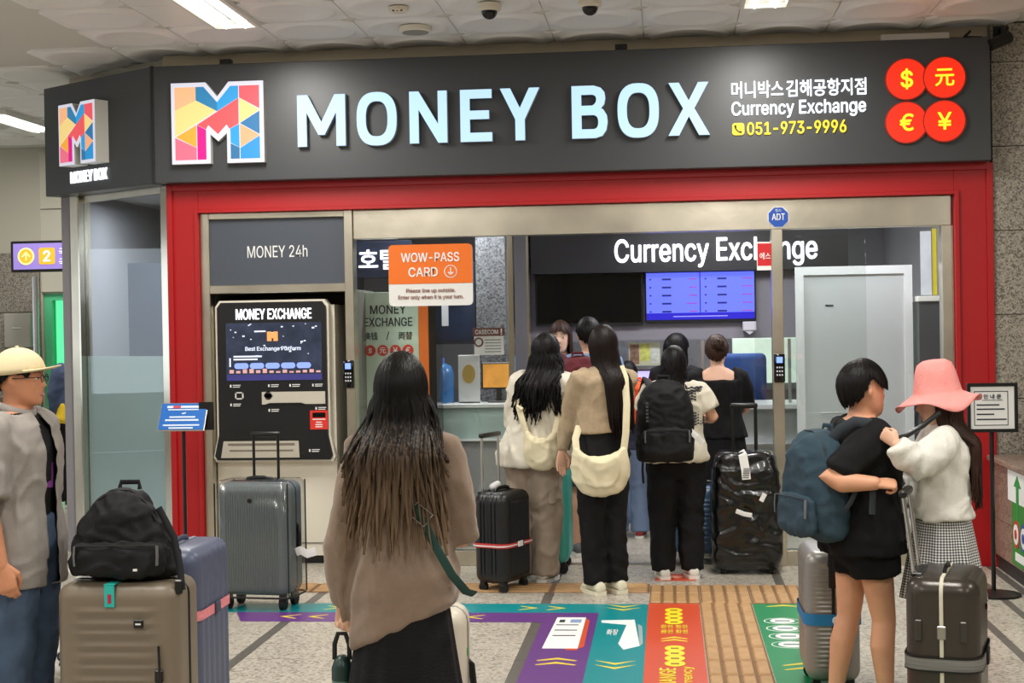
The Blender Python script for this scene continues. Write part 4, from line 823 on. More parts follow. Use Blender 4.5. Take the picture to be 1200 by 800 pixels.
def person(label, loc, rz, h=1.65, girth=1., shw=1., skin=(214, 168, 140), lean=(0, 0), arms=None, hands=None, stance=.09, step=0., yaw=0., pitch=0., roll=0., female=False, voxel=.0095, shoe=(230, 228, 220), shoe_sole=(236, 234, 228), bare_feet=False, head_s=1.0, knees=(0, 0), arm_g=1.):
    """returns dict with frames; local frame faces +y, right is +x, measured on a 1.70 m figure and scaled"""
    k = h/1.70; t = thing('person', label, 'person', loc, rz)
    Wm = Matrix.Translation(loc) @ Matrix.Rotation(rz, 4, 'Z'); Wi = Wm.inverted()
    def B(p):
        p = Vector(p); f = max(0, min(1.3, (p.z-.9)/.5)); return Vector((p.x+lean[0]*f, p.y+lean[1]*f, p.z))*k
    S = {'t': t, 'k': k, 'B': B, 'Wi': Wi, 'girth': girth, 'shw': shw}
    sx = .172*shw
    J = {}
    for s, nm in ((1, 'R'), (-1, 'L')):
        sh = B((s*sx, -.005, 1.375)); a = (arms or {}).get(nm)
        if a is None: el = B((s*(sx+.035), -.02, 1.11)); wr = B((s*(sx+.03), .03, .87))
        else: el, wr = [Wi @ Vector(q) for q in a]
        J[nm] = (sh, el, wr)
        ky = knees[0 if s > 0 else 1]
        J['leg'+nm] = (Vector((s*stance*.95, -.005, .87))*k, Vector((s*stance, .012+step*s*.5+ky, .475))*k, Vector((s*stance*1.02, -.03+step*s, .085))*k)
    S['J'] = J
    mb = MB()
    rs = []
    for z, rx, ry, yo in TORSO:
        c = B((0, yo, z)); rs.append(ellring(c.x, c.y, c.z, rx*k*girth*(shw if z > 1.2 else 1), ry*k*girth))
    mb.rings(rs)
    hc = B((0, .012, 1.575)); HM = Matrix.Translation(hc) @ Matrix.Rotation(yaw, 4, 'Z') @ Matrix.Rotation(pitch, 4, 'X') @ Matrix.Rotation(roll, 4, 'Y') @ Matrix.Scale(k*head_s, 4)
    S['HM'] = HM
    st = len(mb.v)
    head = [(-.112, .022, .022, .068), (-.104, .036, .04, .054), (-.085, .052, .062, .036), (-.055, .063, .082, .016), (-.02, .070, .093, .004), (.02, .074, .098, 0), (.06, .072, .096, -.003), (.088, .060, .081, -.005), (.106, .038, .053, -.006), (.114, .012, .016, -.006)]
    mb.rings([ellring(0, yo, z, rx, ry, 24, 2.1) for z, rx, ry, yo in head])
    mb.tube([(0, .088, .018), (0, .098, -.005), (0, .106, -.026)], [.007, .009, .0125], 8, (1, 0, 0), True)
    for s in (-1, 1):
        mb.ball((s*.0115, .094, -.03), .009, 8, 6); mb.ball((s*.03, .071, -.03), (.022, .018, .022), 10, 6); mb.tube([(s*.012, .091, .026), (s*.045, .077, .028)], .009, 6, (0, 0, 1), True)
        mb.tube([(s*.069, -.004, .014), (s*.079, -.012, .012), (s*.081, -.016, -.004), (s*.075, -.008, -.024)], [.007, .009, .009, .007], 8, (0, 1, 0), True)
    mb.tube([(-.018, .088, -.062), (0, .095, -.06), (.018, .088, -.062)], [.005, .0075, .005], 6, (0, 0, 1), True); mb.tube([(-.015, .086, -.074), (0, .091, -.075), (.015, .086, -.074)], [.005, .0075, .005], 6, (0, 0, 1), True)
    mb.ball((0, .072, -.1), (.02, .016, .014), 8, 6)
    mb.xf(HM, st)
    nb = B((0, -.02, 1.40)); nk = HM @ Vector((0, -.012, -.06)); mb.tube([nb, nb.lerp(nk, .5), nk], [.062*k*girth**.5, .052*k*girth**.5, .054*k], 14, (0, 1, 0), True)
    for nm, s in (('R', 1), ('L', -1)):
        sh, el, wr = J[nm]; g_ = girth**.6; ag = g_*arm_g
        mb.tube([sh+Vector((-s*.03*k, 0, -.005)), sh, sh.lerp(el, .5), el, el.lerp(wr, .3), wr], [.052*k*ag, .05*k*ag, .043*k*ag, .038*k*ag, .039*k*ag, .026*k*ag], 12, (0, 1, 0), True)
        hp, kn, an = J['leg'+nm]
        mb.tube([hp, hp.lerp(kn, .5), kn, kn.lerp(an, .32)+Vector((0, -.012*k, 0)), an.lerp(kn, .18), an], [.083*k*g_, .07*k*g_, .052*k*g_, .054*k*g_, .037*k*g_, .035*k*g_], 14, (0, 1, 0), True)
        mb.tube([an+Vector((0, -.02*k, -.03*k)), an+Vector((0, .06*k, -.045*k)), an+Vector((0, .13*k, -.062*k))], [.034*k, .034*k, .022*k], 10, (0, 0, 1), True)
    me = evalmesh(mb, voxel, 3)
    # hands, finer, merged into the same body mesh
    hb = MB()
    for nm, s in (('R', 1), ('L', -1)):
        sh, el, wr = J[nm]; hd = (hands or {}).get(nm, {})
        u = (wr-el).normalized(); u = (Wi.to_3x3() @ Vector(hd['u'])) if 'u' in hd else u
        n = (Wi.to_3x3() @ Vector(hd['n'])) if 'n' in hd else Vector((-s, .25, 0))
        hand(hb, wr, u, n, s, hd.get('curl', .45), k*hd.get('sc', 1.0))
    hm = evalmesh(hb, .0042, 2)
    bm = bmesh.new(); bm.from_mesh(me); bm.from_mesh(hm); bm.to_mesh(me); bm.free(); bpy.data.meshes.remove(hm)
    me.polygons.foreach_set('use_smooth', [True]*len(me.polygons))
    SK = mat('skin_%d_%d_%d' % skin, skin, .5, var=(14, .05), spec=.4)
    me.materials.clear(); me.materials.append(SK); S['body'] = obj('body', me, None, t)
    # facial features
    for s in (-1, 1):
        e_ = MB().ball((s*.031, .0815, .004), (.0135, .009, .0062), 10, 8).xf(HM); ey = obj('eye', e_, mat('eye_white', (236, 232, 226), .3), t, 80)
        obj('iris', MB().ball((s*.031, .0885, .004), (.0056, .0035, .0056), 10, 6).xf(HM), mat('iris_dark', (30, 20, 16), .2), ey, 80)
        obj('eyebrow', MB().tube([(s*.014, .0955, .028), (s*.032, .0905, .033), (s*.048, .079, .029)], [(.003, .002), (.0036, .002), (.002, .0015)], 6, (0, 0, 1)).xf(HM), mat('brow_dark', (36, 26, 22), .7), t, 80)
    obj('lips', MB().tube([(-.021, .0885, -.068), (-.008, .0975, -.0655), (0, .0985, -.067), (.008, .0975, -.0655), (.021, .0885, -.068)], [(.003, .003), (.0066, .005), (.0068, .005), (.0066, .005), (.003, .003)], 8, (0, 0, 1), True).xf(HM), mat('lip_rose', (188, 112, 104), .45), t, 80)
    if not bare_feet:
        for nm, s in (('R', 1), ('L', -1)):
            an = J['leg'+nm][2]; g = MB(); L = .0
            prf = [(-.085, .028, .045, .055), (-.075, .036, .075, .055), (-.04, .040, .085, .052), (.0, .042, .085, .05), (.05, .044, .07, .042), (.10, .046, .055, .036), (.14, .040, .045, .03), (.165, .024, .036, .025)]
            rr = []
            for y, w, top, zc in prf:
                rr.append([Vector((an.x+w*k*math.cos(q*2*PI/16), an.y+y*k, max(.018*k, top*k*.5+.5*top*k*math.sin(q*2*PI/16)) + .012*k)) for q in range(16)])
            g.rings(rr); so = obj('shoe', g, mat('shoe_%d_%d_%d' % shoe, shoe, .6, bump=(120, .1)), t, 60)
            g = MB(); rr = []
            for y, w, top, zc in prf: rr.append([Vector((an.x+sg_*(w+.004)*k, an.y+y*k*1.02, z_)) for sg_, z_ in ((-1, 0.001), (1, 0.001), (1, .028*k), (-1, .028*k))])
            g.rings(rr); obj('sole', g, mat('sole_%d_%d_%d' % shoe_sole, shoe_sole, .7), so)
            obj('laces', MB().tube([(an.x-.02*k, an.y+.05*k, .098*k), (an.x+.02*k, an.y+.06*k, .094*k), (an.x-.02*k, an.y+.075*k, .088*k), (an.x+.02*k, an.y+.085*k, .082*k)], .004*k, 5), mat('lace_%d_%d_%d' % shoe, tuple(max(0, c-20) for c in shoe), .8), so)
    return S
def top(S, m, hem=.80, ease=.02, flare=0., neck=1.445, sleeve=1.0, sl_r=1.35, cuff=1.0, name='shirt', voxel=.011, wr=.008, seed=1, hem_dx=0., sc=(9, 9, 5), open_top=True, drop=0.):
    """torso shell plus sleeves; sleeve is the covered share of the arm (0.5 = elbow, 1 = wrist)"""
    k, B, J = S['k'], S['B'], S['J']; mb = MB(); rs = []; g = S['girth']; n = 14
    for i in range(n+1):
        z = lerp(hem, neck, i/n); rx, ry, yo = prof(TORSO, max(z, .84)); f = max(0, (1.2-z)/(1.2-hem)) if hem < 1.2 else 0
        e = ease if z < 1.38 else ease*.6
        c = B((hem_dx*f, yo, z)); rs.append(ellring(c.x, c.y, c.z, (rx*g*(S['shw'] if z > 1.2 else 1)+e+flare*f)*k, (ry*g+e+flare*f*.8)*k))
    mb.rings(rs)
    for nm, s in (('R', 1), ('L', -1)):
        if sleeve <= 0: continue
        sh, el, wr_ = J[nm]; g_ = g**.6
        r0 = (.056*g_*1.0+ease*.7)*k
        pts = [sh+Vector((-s*.05*k, 0, .0)), sh+Vector((0, 0, -.006*k))]; rd = [r0, r0]
        path = [(sh, .05), (sh.lerp(el, .33), .048), (sh.lerp(el, .66), .045), (el, .041), (el.lerp(wr_, .33), .039), (el.lerp(wr_, .66), .034), (wr_, .028)]
        tot = 6*sleeve
        for i, (p, r) in enumerate(path[1:], 1):
            if i <= tot+.01: pts.append(p+Vector((0, 0, -drop*k*(1 if 1 < i < 5 else .3)))); rd.append(r*k*g_*lerp(sl_r, sl_r*cuff, i/6))
            else:
                f = tot-(i-1)
                if f > .05: pts.append(path[i-1][0].lerp(p, f)); rd.append(lerp(path[i-1][1], r, f)*k*g_*lerp(sl_r, sl_r*cuff, tot/6))
                break
        mb.tube(pts, rd, 16, (0, 1, 0))
    me = evalmesh(mb, voxel, 3); wrinkle(me, wr*k, sc, seed*3.7, wr*.25*k)
    me.materials.clear(); me.materials.append(m); return obj(name, me, None, S['t'])
def collar(S, m, r=.068, z=1.45, th=.010, name='collar', y=-.012):
    B, k = S['B'], S['k']; c = B((0, y, z)); g = MB()
    g.tube([c+Vector((r*k*math.cos(2*PI*q/24), r*1.0*k*math.sin(2*PI*q/24), (-.028*math.sin(2*PI*q/24))*k)) for q in range(24)], (th*k, th*1.6*k), 8, (0, 0, 1), closed=True); return obj(name, g, m, S['t'], 80)
def pants(S, m, waist=1.0, end=.06, ease=.016, leg=1.2, foot=1.6, name='trousers', wr=.008, seed=2, voxel=.011, sc=(8, 8, 4)):
    k, B, J = S['k'], S['B'], S['J']; g = S['girth']; mb = MB(); rs = []
    for i in range(8):
        z = lerp(.745, waist, i/7); rx, ry, yo = prof(TORSO, z); c = B((0, yo, z)); rs.append(ellring(c.x, c.y, c.z, (rx*g+ease*.7+.008)*k, (ry*g+ease*.7+.008)*k))
    mb.rings(rs)
    for nm in 'RL':
        hp, kn, an = J['leg'+nm]; g_ = g**.6; an = an.copy(); an.z = .05*k
        path = [(hp+Vector((0, 0, .02*k)), .088), (hp.lerp(kn, .5), .076), (kn, .060), (kn.lerp(an, .5), .052), (an, .045)]
        pts = []; rd = []
        for i, (p, r) in enumerate(path):
            f = i/4; rr = r*k*g_*lerp(leg, foot, f) + .004
            if p.z < end*k and pts:
                q = path[i-1][0]; tt_ = (q.z-end*k)/(q.z-p.z); pts.append(q.lerp(p, tt_)); rd.append(lerp(path[i-1][1]*k*g_*lerp(leg, foot, (i-1)/4)+.004, rr, tt_)); break
            pts.append(p); rd.append(rr)
        mb.tube(pts, rd, 16, (0, 1, 0))
    me = evalmesh(mb, voxel, 3); wrinkle(me, wr*k, sc, seed*5.1, wr*.25*k); me.materials.clear(); me.materials.append(m); return obj(name, me, None, S['t'])
def skirt(S, m, zt, zb, rt, rb, pleats=14, amp=.012, name='skirt', uv=False, ry=.8, n=112, c0=(0, 0), pw=.85):
    k, B = S['k'], S['B']; rs = []; L = 22
    for i in range(L+1):
        f = i/L; z = lerp(zt, zb, f); r = lerp(rt, rb, f**pw); c = B((c0[0], c0[1]-.008, z)); ring = []
        for j in range(n):
            a = 2*PI*j/n; w = 1+amp/r*f*(math.sin(a*pleats+1.3*math.sin(a*3))+.4*math.sin(a*pleats*1.7+2)); ring.append(Vector((c.x+r*w*k*math.cos(a), c.y+r*w*k*ry*math.sin(a), c.z)))
        rs.append(ring)
    g = MB().rings(rs); me = g.mesh('skirt', 60)
    if uv:
        u = me.uv_layers.new(name='UVMap')
        for p in me.polygons:
            js = [me.loops[li].vertex_index % n for li in p.loop_indices]; wrap = max(js)-min(js) > n/2
            for li in p.loop_indices:
                vi = me.loops[li].vertex_index; j = vi % n; i = vi//n
                if wrap and j == 0: j = n
                u.data[li].uv = (j/n, i/L)
    me.materials.append(m); return obj(name, me, None, S['t'])
def hair(S, m, end=1.1, a0=62, back=.125, n=150, bangs=0, spread=1.0, seed=1, wave=.0, t_end=None, vol=1.0, sidefront=0, thin=.5, nape=112, bangt=66, taper=.35, rag=.08, shift=0., hug=0., ear=10, sheet_up=0.):
    """locks from the crown over the skull, hanging to height end (on a 1.70 figure); end=None gives a cropped cut"""
    k, B, HM = S['k'], S['B'], S['HM']; rnd = random.Random(seed); hi = HM.inverted(); EX = (.088*vol, .112*vol, .124*vol)
    shz = B((0, 0, 1.40)).z; bc = B((0, 0, 1.3))
    def path(a, zend, off=1.0, tmax=100, wob=0., ph=0.):
        pts = []; ts = 9
        for i in range(ts+1):
            tt_ = R(lerp(4, tmax, i/ts)); o2 = off*(1-hug*max(0, (i/ts-.55)/.45)**1.3*max(0, .35-math.cos(a))); pts.append(HM @ Vector((math.sin(a)*EX[0]*o2*math.sin(tt_), -.006+math.cos(a)*EX[1]*o2*math.sin(tt_), .008+EX[2]*off*math.cos(tt_))))
        if zend is None: return pts
        p0 = pts[-1]; c = HM @ Vector((0, 0, 0)); d0 = p0-c; nn = 12; front = math.cos(a) > .25 and sidefront
        for i in range(1, nn+1):
            f = i/nn; z = lerp(p0.z, zend, f); g_ = max(0, min(1, (shz+.07*k-z)/(.12*k))); g_ = g_*g_*(3-2*g_)
            sp = lerp(1.0, spread, f); x = c.x+d0.x*sp+shift*k*f**.7; y = c.y+d0.y
            if front: yb = bc.y+.135*k
            else: yb = bc.y-back*k*(off**2) - abs(d0.y)*.10
            if front or y > yb: y = lerp(y, yb + (.0 if front else (d0.y/EX[1]/k)*.02*k), g_)
            pts.append(Vector((x+wob*math.sin(f*7+ph)*k, y+wob*.6*math.cos(f*6+ph)*k, z)))
        return pts
    g = MB(); na = 44; grid = []; A0 = R(a0); zc = None if end is None else end*k
    lo = lambda a: zc if zc is None else zc + k*.02*math.cos(a*3) + k*taper*.12*max(0, abs(math.sin(a))-.3)
    tm_ = (lambda a: lerp(86, nape, max(0, -math.cos(a)))-ear*math.exp(-((math.degrees(math.acos(max(-1, min(1, math.cos(a)))))-88)/17)**2)) if end is None else (lambda a: 100)
    for i in range(na+1):
        a = lerp(A0, 2*PI-A0, i/na); grid.append(path(a, lo(a) if zc is None else lo(a)+sheet_up*k*(1+.5*math.sin(a*9)), .965, tm_(a)))
    L = len(grid[0]); b = len(g.v)
    for col in grid: g.v += [tuple(p) for p in col]
    for i in range(na):
        for j in range(L-1): g.f.append((b+i*L+j, b+i*L+j+1, b+(i+1)*L+j+1, b+(i+1)*L+j))
    # inner skull cap so no scalp shows
    for q in range(n):
        a = lerp(A0, 2*PI-A0, (q+rnd.random())/n); zz = lo(a)
        if zz is not None: zz += k*rnd.uniform(-rag*.35, rag)
        p = path(a, zz, rnd.uniform(.97, 1.04), tm_(a)*rnd.uniform(.95, 1.06), wave, rnd.uniform(0, 6)); w = rnd.uniform(.007, .013)*k
        rd = [(w*lerp(.8, 1, min(1, i/3))*(1 if i < len(p)*.6 else lerp(1, .18, (i-len(p)*.6)/(len(p)*.4))), w*thin) for i in range(len(p))]
        g.tube(p, rd, 5, (p[len(p)//3]-S['HM'].translation).normalized())
    if bangs:
        for q in range(bangs):
            a = lerp(-A0*1.05, A0*1.05, (q+rnd.random())/bangs); p = path(a, None, rnd.uniform(.98, 1.05), bangt*rnd.uniform(.93, 1.07)*(1+.25*abs(a)/A0)); w = .011*k
            g.tube(p, [(w*lerp(.8, 1, min(1, i/3))*(1 if i < 6 else lerp(1, .3, (i-6)/4)), w*thin) for i in range(len(p))], 5, (p[5]-S['HM'].translation).normalized())
        gr = [path(lerp(-A0*1.02, A0*1.02, i/16), None, .965, bangt*.97*(1+.25*abs(lerp(-1, 1, i/16)))) for i in range(17)]; b = len(g.v); L = len(gr[0])
        for col in gr: g.v += [tuple(p) for p in col]
        for i in range(16):
            for j in range(L-1): g.f.append((b+i*L+j, b+i*L+j+1, b+(i+1)*L+j+1, b+(i+1)*L+j))
    return obj('hair', g, m, S['t'], 70)
def ring_path(c, rx, ry, n=24, tilt=None):
    return [Vector(c)+Vector((rx*math.cos(2*PI*q/n), ry*math.sin(2*PI*q/n), 0)) for q in range(n)]
# ================================================================== LUGGAGE
def pillow(mb, outline, y0, d, p=3.0, lev=9, flat_back=False):
    cx = sum(q[0] for q in outline)/len(outline); cz = sum(q[1] for q in outline)/len(outline); rs = []
    a = sum(outline[i][0]*outline[(i+1) % len(outline)][1]-outline[(i+1) % len(outline)][0]*outline[i][1] for i in range(len(outline)))
    if a > 0: outline = outline[::-1]
    for i in range(lev+1):
        t_ = -1+2*i/lev; t_ = math.copysign(abs(t_)**.8, t_) if t_ else 0
        s = max(.03, (1-abs(t_)**p)**(1/p)); 
        if abs(t_) > .999: s = .62
        rs.append([(cx+(x-cx)*s, y0+d/2*t_, cz+(z-cz)*s) for x, z in outline])
    return mb.rings(rs)
def rpath(w, d, rc, ns=14, nc=5):
    """rounded rectangle outline with per-point normal and the face it lies on"""
    out = []
    sides = [((-w/2+rc, -d/2), (w/2-rc, -d/2), (0, -1), 'f'), ((w/2, -d/2+rc), (w/2, d/2-rc), (1, 0), 's'), ((w/2-rc, d/2), (-w/2+rc, d/2), (0, 1), 'f'), ((-w/2, d/2-rc), (-w/2, -d/2+rc), (-1, 0), 's')]
    cent = [(w/2-rc, -d/2+rc, -90), (w/2-rc, d/2-rc, 0), (-w/2+rc, d/2-rc, 90), (-w/2+rc, -d/2+rc, 180)]
    for q in range(4):
        (x0, y0), (x1, y1), nn, f = sides[q]; n = ns if f == 'f' else max(6, ns//2)
        for i in range(n): t_ = i/(n-1); out.append((lerp(x0, x1, t_), lerp(y0, y1, t_), nn[0], nn[1], f))
        cx, cy, a0 = cent[q]
        for i in range(1, nc): a = R(a0+90*i/nc); out.append((cx+rc*math.cos(a), cy+rc*math.sin(a), math.cos(a), math.sin(a), 'c'))
    return out
def suitcase(label, loc, rz, w, d, h, m, ribs=None, nrib=9, amp=.006, wheel=.055, handle=None, hm=None, trim=None, seam=None, rc=.055, tilt=0, hw=.16, cover=False, name='suitcase', belt=None, carry=True, hlean=0., htop=None, ribside=0.):
    t = thing(name, label, 'suitcase', loc, rz); trim = trim or BLACK; hm = hm or ALU
    ns = 14 if ribs != 'v' else nrib*6+1; P = rpath(w, d, rc, ns); rs = []; nl = 26 if ribs != 'h' else nrib*5
    re = .04
    lev = [(0, re), (.012, re*.45), (.03, re*.12), (.05, 0)] ; zs = [(z, i) for z, i in lev]
    for i in range(1, nl): zs.append((lerp(.05, h-.05, i/nl), 0))
    zs += [(h-z, i) for z, i in lev[::-1]]
    for z, inset in zs:
        ring = []
        for i, (x, y, nx, ny, f) in enumerate(P):
            o = -inset
            if ribs == 'h' and f in 'fs' and .07 < z < h-.07:
                s_ = math.sin((z-.07)/(h-.14)*nrib*2*PI); o += (amp if s_ > .1 else -amp*.2)*(1 if f == 'f' else ribside)
                if f == 'f' and abs(x) > w/2-rc-.03: o = -inset
            if ribs == 'v' and f in 'fs' and .035 < z < h-.035:
                u = (x if f == 'f' else y)/(w-2*rc if f == 'f' else d-2*rc)+.5; s_ = math.cos(u*(nrib if f == 'f' else max(3, nrib//2))*2*PI); o += amp if s_ > .0 else -amp*.5
            ring.append((x+nx*o, y+ny*o, wheel+z))
        rs.append(ring)
    sh = obj('shell', MB().rings(rs), m, t, 50)
    # seam loop around the middle (in x,z)
    sm = MB(); r_ = .06; pts = [(x, 0, wheel+h/2+z) for x, z in rrect(0, 0, w+.004, h+.004, r_, 4)]
    sm.tube(pts, (.004, .008), 6, (0, 1, 0), closed=True); obj('zip_seam', sm, seam or trim, t, 60)
    for sx in (-1, 1):
        for sy in (-1, 1):
            wx, wy = sx*(w/2-.05), sy*(d/2-.045); g = MB(); r = wheel*.5
            g.tube([(wx-.014, wy, r), (wx+.014, wy, r)], r, 16); wh = obj('wheel', g, RUBBER, t, 40); obj('wheel_fork', MB().box(wx-.022, wx+.022, wy-.018, wy+.018, r*1.1, wheel+.012, .005), trim, wh)
    if carry:
        zt = wheel+h
        obj('carry_handle', MB().tube([(-.085, 0, zt-.004), (-.075, 0, zt+.014), (-.03, 0, zt+.022), (.03, 0, zt+.022), (.075, 0, zt+.014), (.085, 0, zt-.004)], (.012, .007), 8, (0, 1, 0)), trim, t, 60)
        zz = wheel+h*.5; obj('side_handle', MB().tube([(w/2-.004, 0, zz-.085), (w/2+.014, 0, zz-.07), (w/2+.02, 0, zz), (w/2+.014, 0, zz+.07), (w/2-.004, 0, zz+.085)], (.012, .006), 8, (0, 1, 0)), trim, t, 60)
    if handle:
        yb = d/2-.035; zt = wheel+h; hy = yb+hlean
        th = obj('telescopic_handle', MB().box(-hw/2-.018, hw/2+.018, hy-.016, hy+.016, zt+handle-.03, zt+handle, .01, 2), htop or trim, t, 50)
        for s in (-1, 1): obj('handle_tube', MB().tube([(s*hw/2, yb, zt-.1), (s*hw/2, hy, zt+handle-.012)], .0085, 10), hm, th, 50)
        obj('handle_base', MB().box(-hw/2-.03, hw/2+.03, yb-.02, yb+.02, zt-.012, zt+.006, .004), trim, t)
    if belt:
        bz, bh, bm_ = belt; P2 = rpath(w+.016, d+.016, rc+.008, 8); g = MB(); g.rings([[(x, y, bz-bh/2) for x, y, *_ in P2], [(x, y, bz+bh/2) for x, y, *_ in P2]], False, False); bo = obj('luggage_belt', g, bm_, t, 40)
        obj('belt_buckle', MB().box(-.03, .03, -d/2-.018, -d/2-.006, bz-bh*.62, bz+bh*.62, .004), trim, bo)
    return t
def strap(mb, pts, w=.03, th=.004, up=(0, 0, 1)): return mb.tube(pts, (w/2, th), 8, up)
ARCH = lambda w, h, r=.42: [(-w/2*.92, 0), (-w/2, .1*h), (-w/2, .45*h), (-w/2*.95, .68*h), (-w/2*.8, .85*h), (-w/2*.5, .955*h), (-w/2*.2, .995*h), (w/2*.2, .995*h), (w/2*.5, .955*h), (w/2*.8, .85*h), (w/2*.95, .68*h), (w/2, .45*h), (w/2, .1*h), (w/2*.92, 0)]
def rnd_outline(pts, it=2):
    for _ in range(it):
        o = []
        for i in range(len(pts)):
            a, b = pts[i], pts[(i+1) % len(pts)]; o += [(a[0]*.75+b[0]*.25, a[1]*.75+b[1]*.25), (a[0]*.25+b[0]*.75, a[1]*.25+b[1]*.75)]
        pts = o
    return pts
def backpack(label, loc, rz, w, h, d, m, straps=True, pocket=True, pm=None, name='backpack', cat='backpack', wr=.006, zipm=None, strap_out=.16, seed=1, tilt=0, outline=None):
    t = thing(name, label, cat, loc, rz)
    if tilt: t.rotation_euler = (tilt, 0, rz)
    g = MB(); pillow(g, rnd_outline(outline or ARCH(w, h), 1), 0, d, 2.6, 11); me = evalmesh(g, .011, 3); wrinkle(me, wr, (10, 10, 10), seed*2.3, wr*.3); me.materials.clear(); me.materials.append(m); obj('main_body', me, None, t)
    if pocket:
        g = MB(); pillow(g, rnd_outline([(-w*.42, .04*h), (-w*.44, .25*h), (-w*.40, .44*h), (w*.40, .44*h), (w*.44, .25*h), (w*.42, .04*h)], 1), -d*.46, d*.34, 2.6, 7); me = evalmesh(g, .010, 3); wrinkle(me, wr*.8, (12, 12, 12), seed*4.1, wr*.3); me.materials.clear(); me.materials.append(pm or m); po = obj('front_pocket', me, None, t)
        obj('pocket_zip', MB().tube([(-w*.38, -d*.60, .40*h), (0, -d*.63, .405*h), (w*.38, -d*.60, .40*h)], .003, 6), zipm or RUBBER, po)
        for s in (-1, 1): obj('zip_pull', MB().tube([(s*w*.38, -d*.615, .40*h), (s*w*.385, -d*.63, .40*h-.04), (s*w*.38, -d*.63, .40*h-.075)], (.006, .003), 6), mat('pull_grey', (120, 122, 126), .4, .5), po)
    obj('main_zip', MB().tube([(x*.96, -d*.17, z*.985+.004) for x, z in (outline or ARCH(w, h))[2:-2]], .004, 6, (0, 1, 0)), zipm or RUBBER, t)
    obj('grab_loop', MB().tube([(-.04, d*.25, h*.95), (-.035, d*.28, h*1.03), (.035, d*.28, h*1.03), (.04, d*.25, h*.95)], (.010, .004), 6, (0, 1, 0)), m, t)
    if straps:
        for s in (-1, 1):
            g = MB(); g.tube([(s*w*.22, d*.35, h*.92), (s*w*.25, d*.5+strap_out*.55, h*.99), (s*w*.30, d*.5+strap_out, h*.82), (s*w*.34, d*.5+strap_out, h*.55), (s*w*.40, d*.5+strap_out*.5, h*.25), (s*w*.42, d*.42, h*.10)], [(.03, .008), (.034, .009), (.034, .009), (.03, .008), (.014, .004), (.012, .003)], 8, (0, 1, 0)); obj('shoulder_strap', g, m, t, 60)
    return t
CL = lambda n, c, r=.85, b=(220, .12), v=None, fold=.3, **kw: mat(n, c, r, bump=b, var=v, fold=fold, spec=.3, **kw)

# brown case with backpack on it, left foreground
TAUPE = mat('taupe_shell', (124, 112, 95), .42, bump=(150, .06))
t = suitcase('taupe horizontally ribbed suitcase under the black backpack, bottom left', (-2.1, 5.62, 0), 0, .48, .29, .615, TAUPE, 'h', 11, .005, trim=mat('taupe_trim', (84, 76, 66), .5), seam=BLACK, carry=False)
tg = obj('handle_tag', MB().box(-.04, .0, -.152, -.148, .585, .672, .003).box(-.04, 0, -.152, .0, .669, .673), mat('tag_teal', (40, 186, 176), .5), t); obj('tag_print', MB().box(-.026, -.012, -.1535, -.152, .60, .635), mat('tag_crimson', (180, 30, 70), .5), tg)
lg = obj('logo_plate', MB().box(.075, .112, -.158, -.150, .508, .538, .002), BLACK, t); obj('logo_mark', MB().box(.083, .104, -.1595, -.158, .52, .526), PAPER, lg)
obj('zip_cord', MB().tube([(.17, -.155, .44), (.174, -.16, .36), (.168, -.158, .31)], .005, 6), BLACK, t, 60); obj('combination_lock', MB().box(.155, .185, -.162, -.148, .30, .35, .004), BLACK, t)
BPB = CL('black_nylon', (22, 22, 24), .7, (260, .2))
bp = backpack('black nylon backpack resting upright on the taupe suitcase', (-2.105, 5.62, .674), R(3), .42, .355, .22, BPB, False, True, wr=.012, outline=[(-.2, 0), (-.218, .05), (-.207, .13), (-.17, .22), (-.11, .30), (-.04, .345), (.03, .345), (.09, .30), (.14, .22), (.185, .12), (.205, .05), (.195, 0)])
g = MB(); strap(g, [(.13, .0, .27), (.2, -.04, .16), (.235, -.09, .05), (.25, -.12, -.03)], .028, .005, (0, 1, 0)); strap(g, [(.2, .04, .1), (.225, -.02, .0), (.23, -.06, -.04)], .022, .004, (1, 0, 0)); obj('shoulder_strap', g, BPB, bp, 60)
obj('strap_buckle', MB().box(.222, .252, -.13, -.11, -.045, .01, .005), BLACK, bp); obj('brand_tab', MB().box(.075, .09, -.165, -.158, .05, .058), PAPER, bp)
SLATE = mat('slate_blue_shell', (84, 92, 116), .4, bump=(150, .05))
PINKB = checkmat('pink_check', (226, 120, 130), (246, 176, 182), (60, 3)) if False else mat('pink_strap', (232, 140, 148), .7, var=(60, .15))
t = suitcase('slate blue hard suitcase with a pink strap behind the taupe one', (-2.03, 6.05, 0), R(90), .46, .28, .69, SLATE, 'v', 5, .003, trim=mat('slate_trim', (64, 70, 92), .5), seam=mat('slate_seam', (140, 146, 160), .4), carry=True, belt=(.48, .04, PINKB))
t = thing('paper_bag', 'white plastic shopping bag with dark print on the floor, far left', 'bag', (-2.82, 6.7, 0)); g = MB(); pillow(g, [(-.16, 0), (-.17, .2), (-.14, .42), (.14, .44), (.17, .2), (.16, 0)], 0, .16, 2.6, 7); me = evalmesh(g, .012, 2); wrinkle(me, .014, (14, 14, 14), 4, .004); me.materials.clear(); me.materials.append(mat('bag_white', (226, 224, 216), .4)); obj('body', me, None, t)
g = MB(); text(g, '940', .06, .13, -.088, .11, .06, .03, .002); obj('print', g, INK, t); obj('handle', MB().tube([(-.08, 0, .42), (-.07, 0, .52), (.07, 0, .52), (.08, 0, .42)], (.012, .003), 6, (0, 1, 0)), MATS['bag_white'], t)
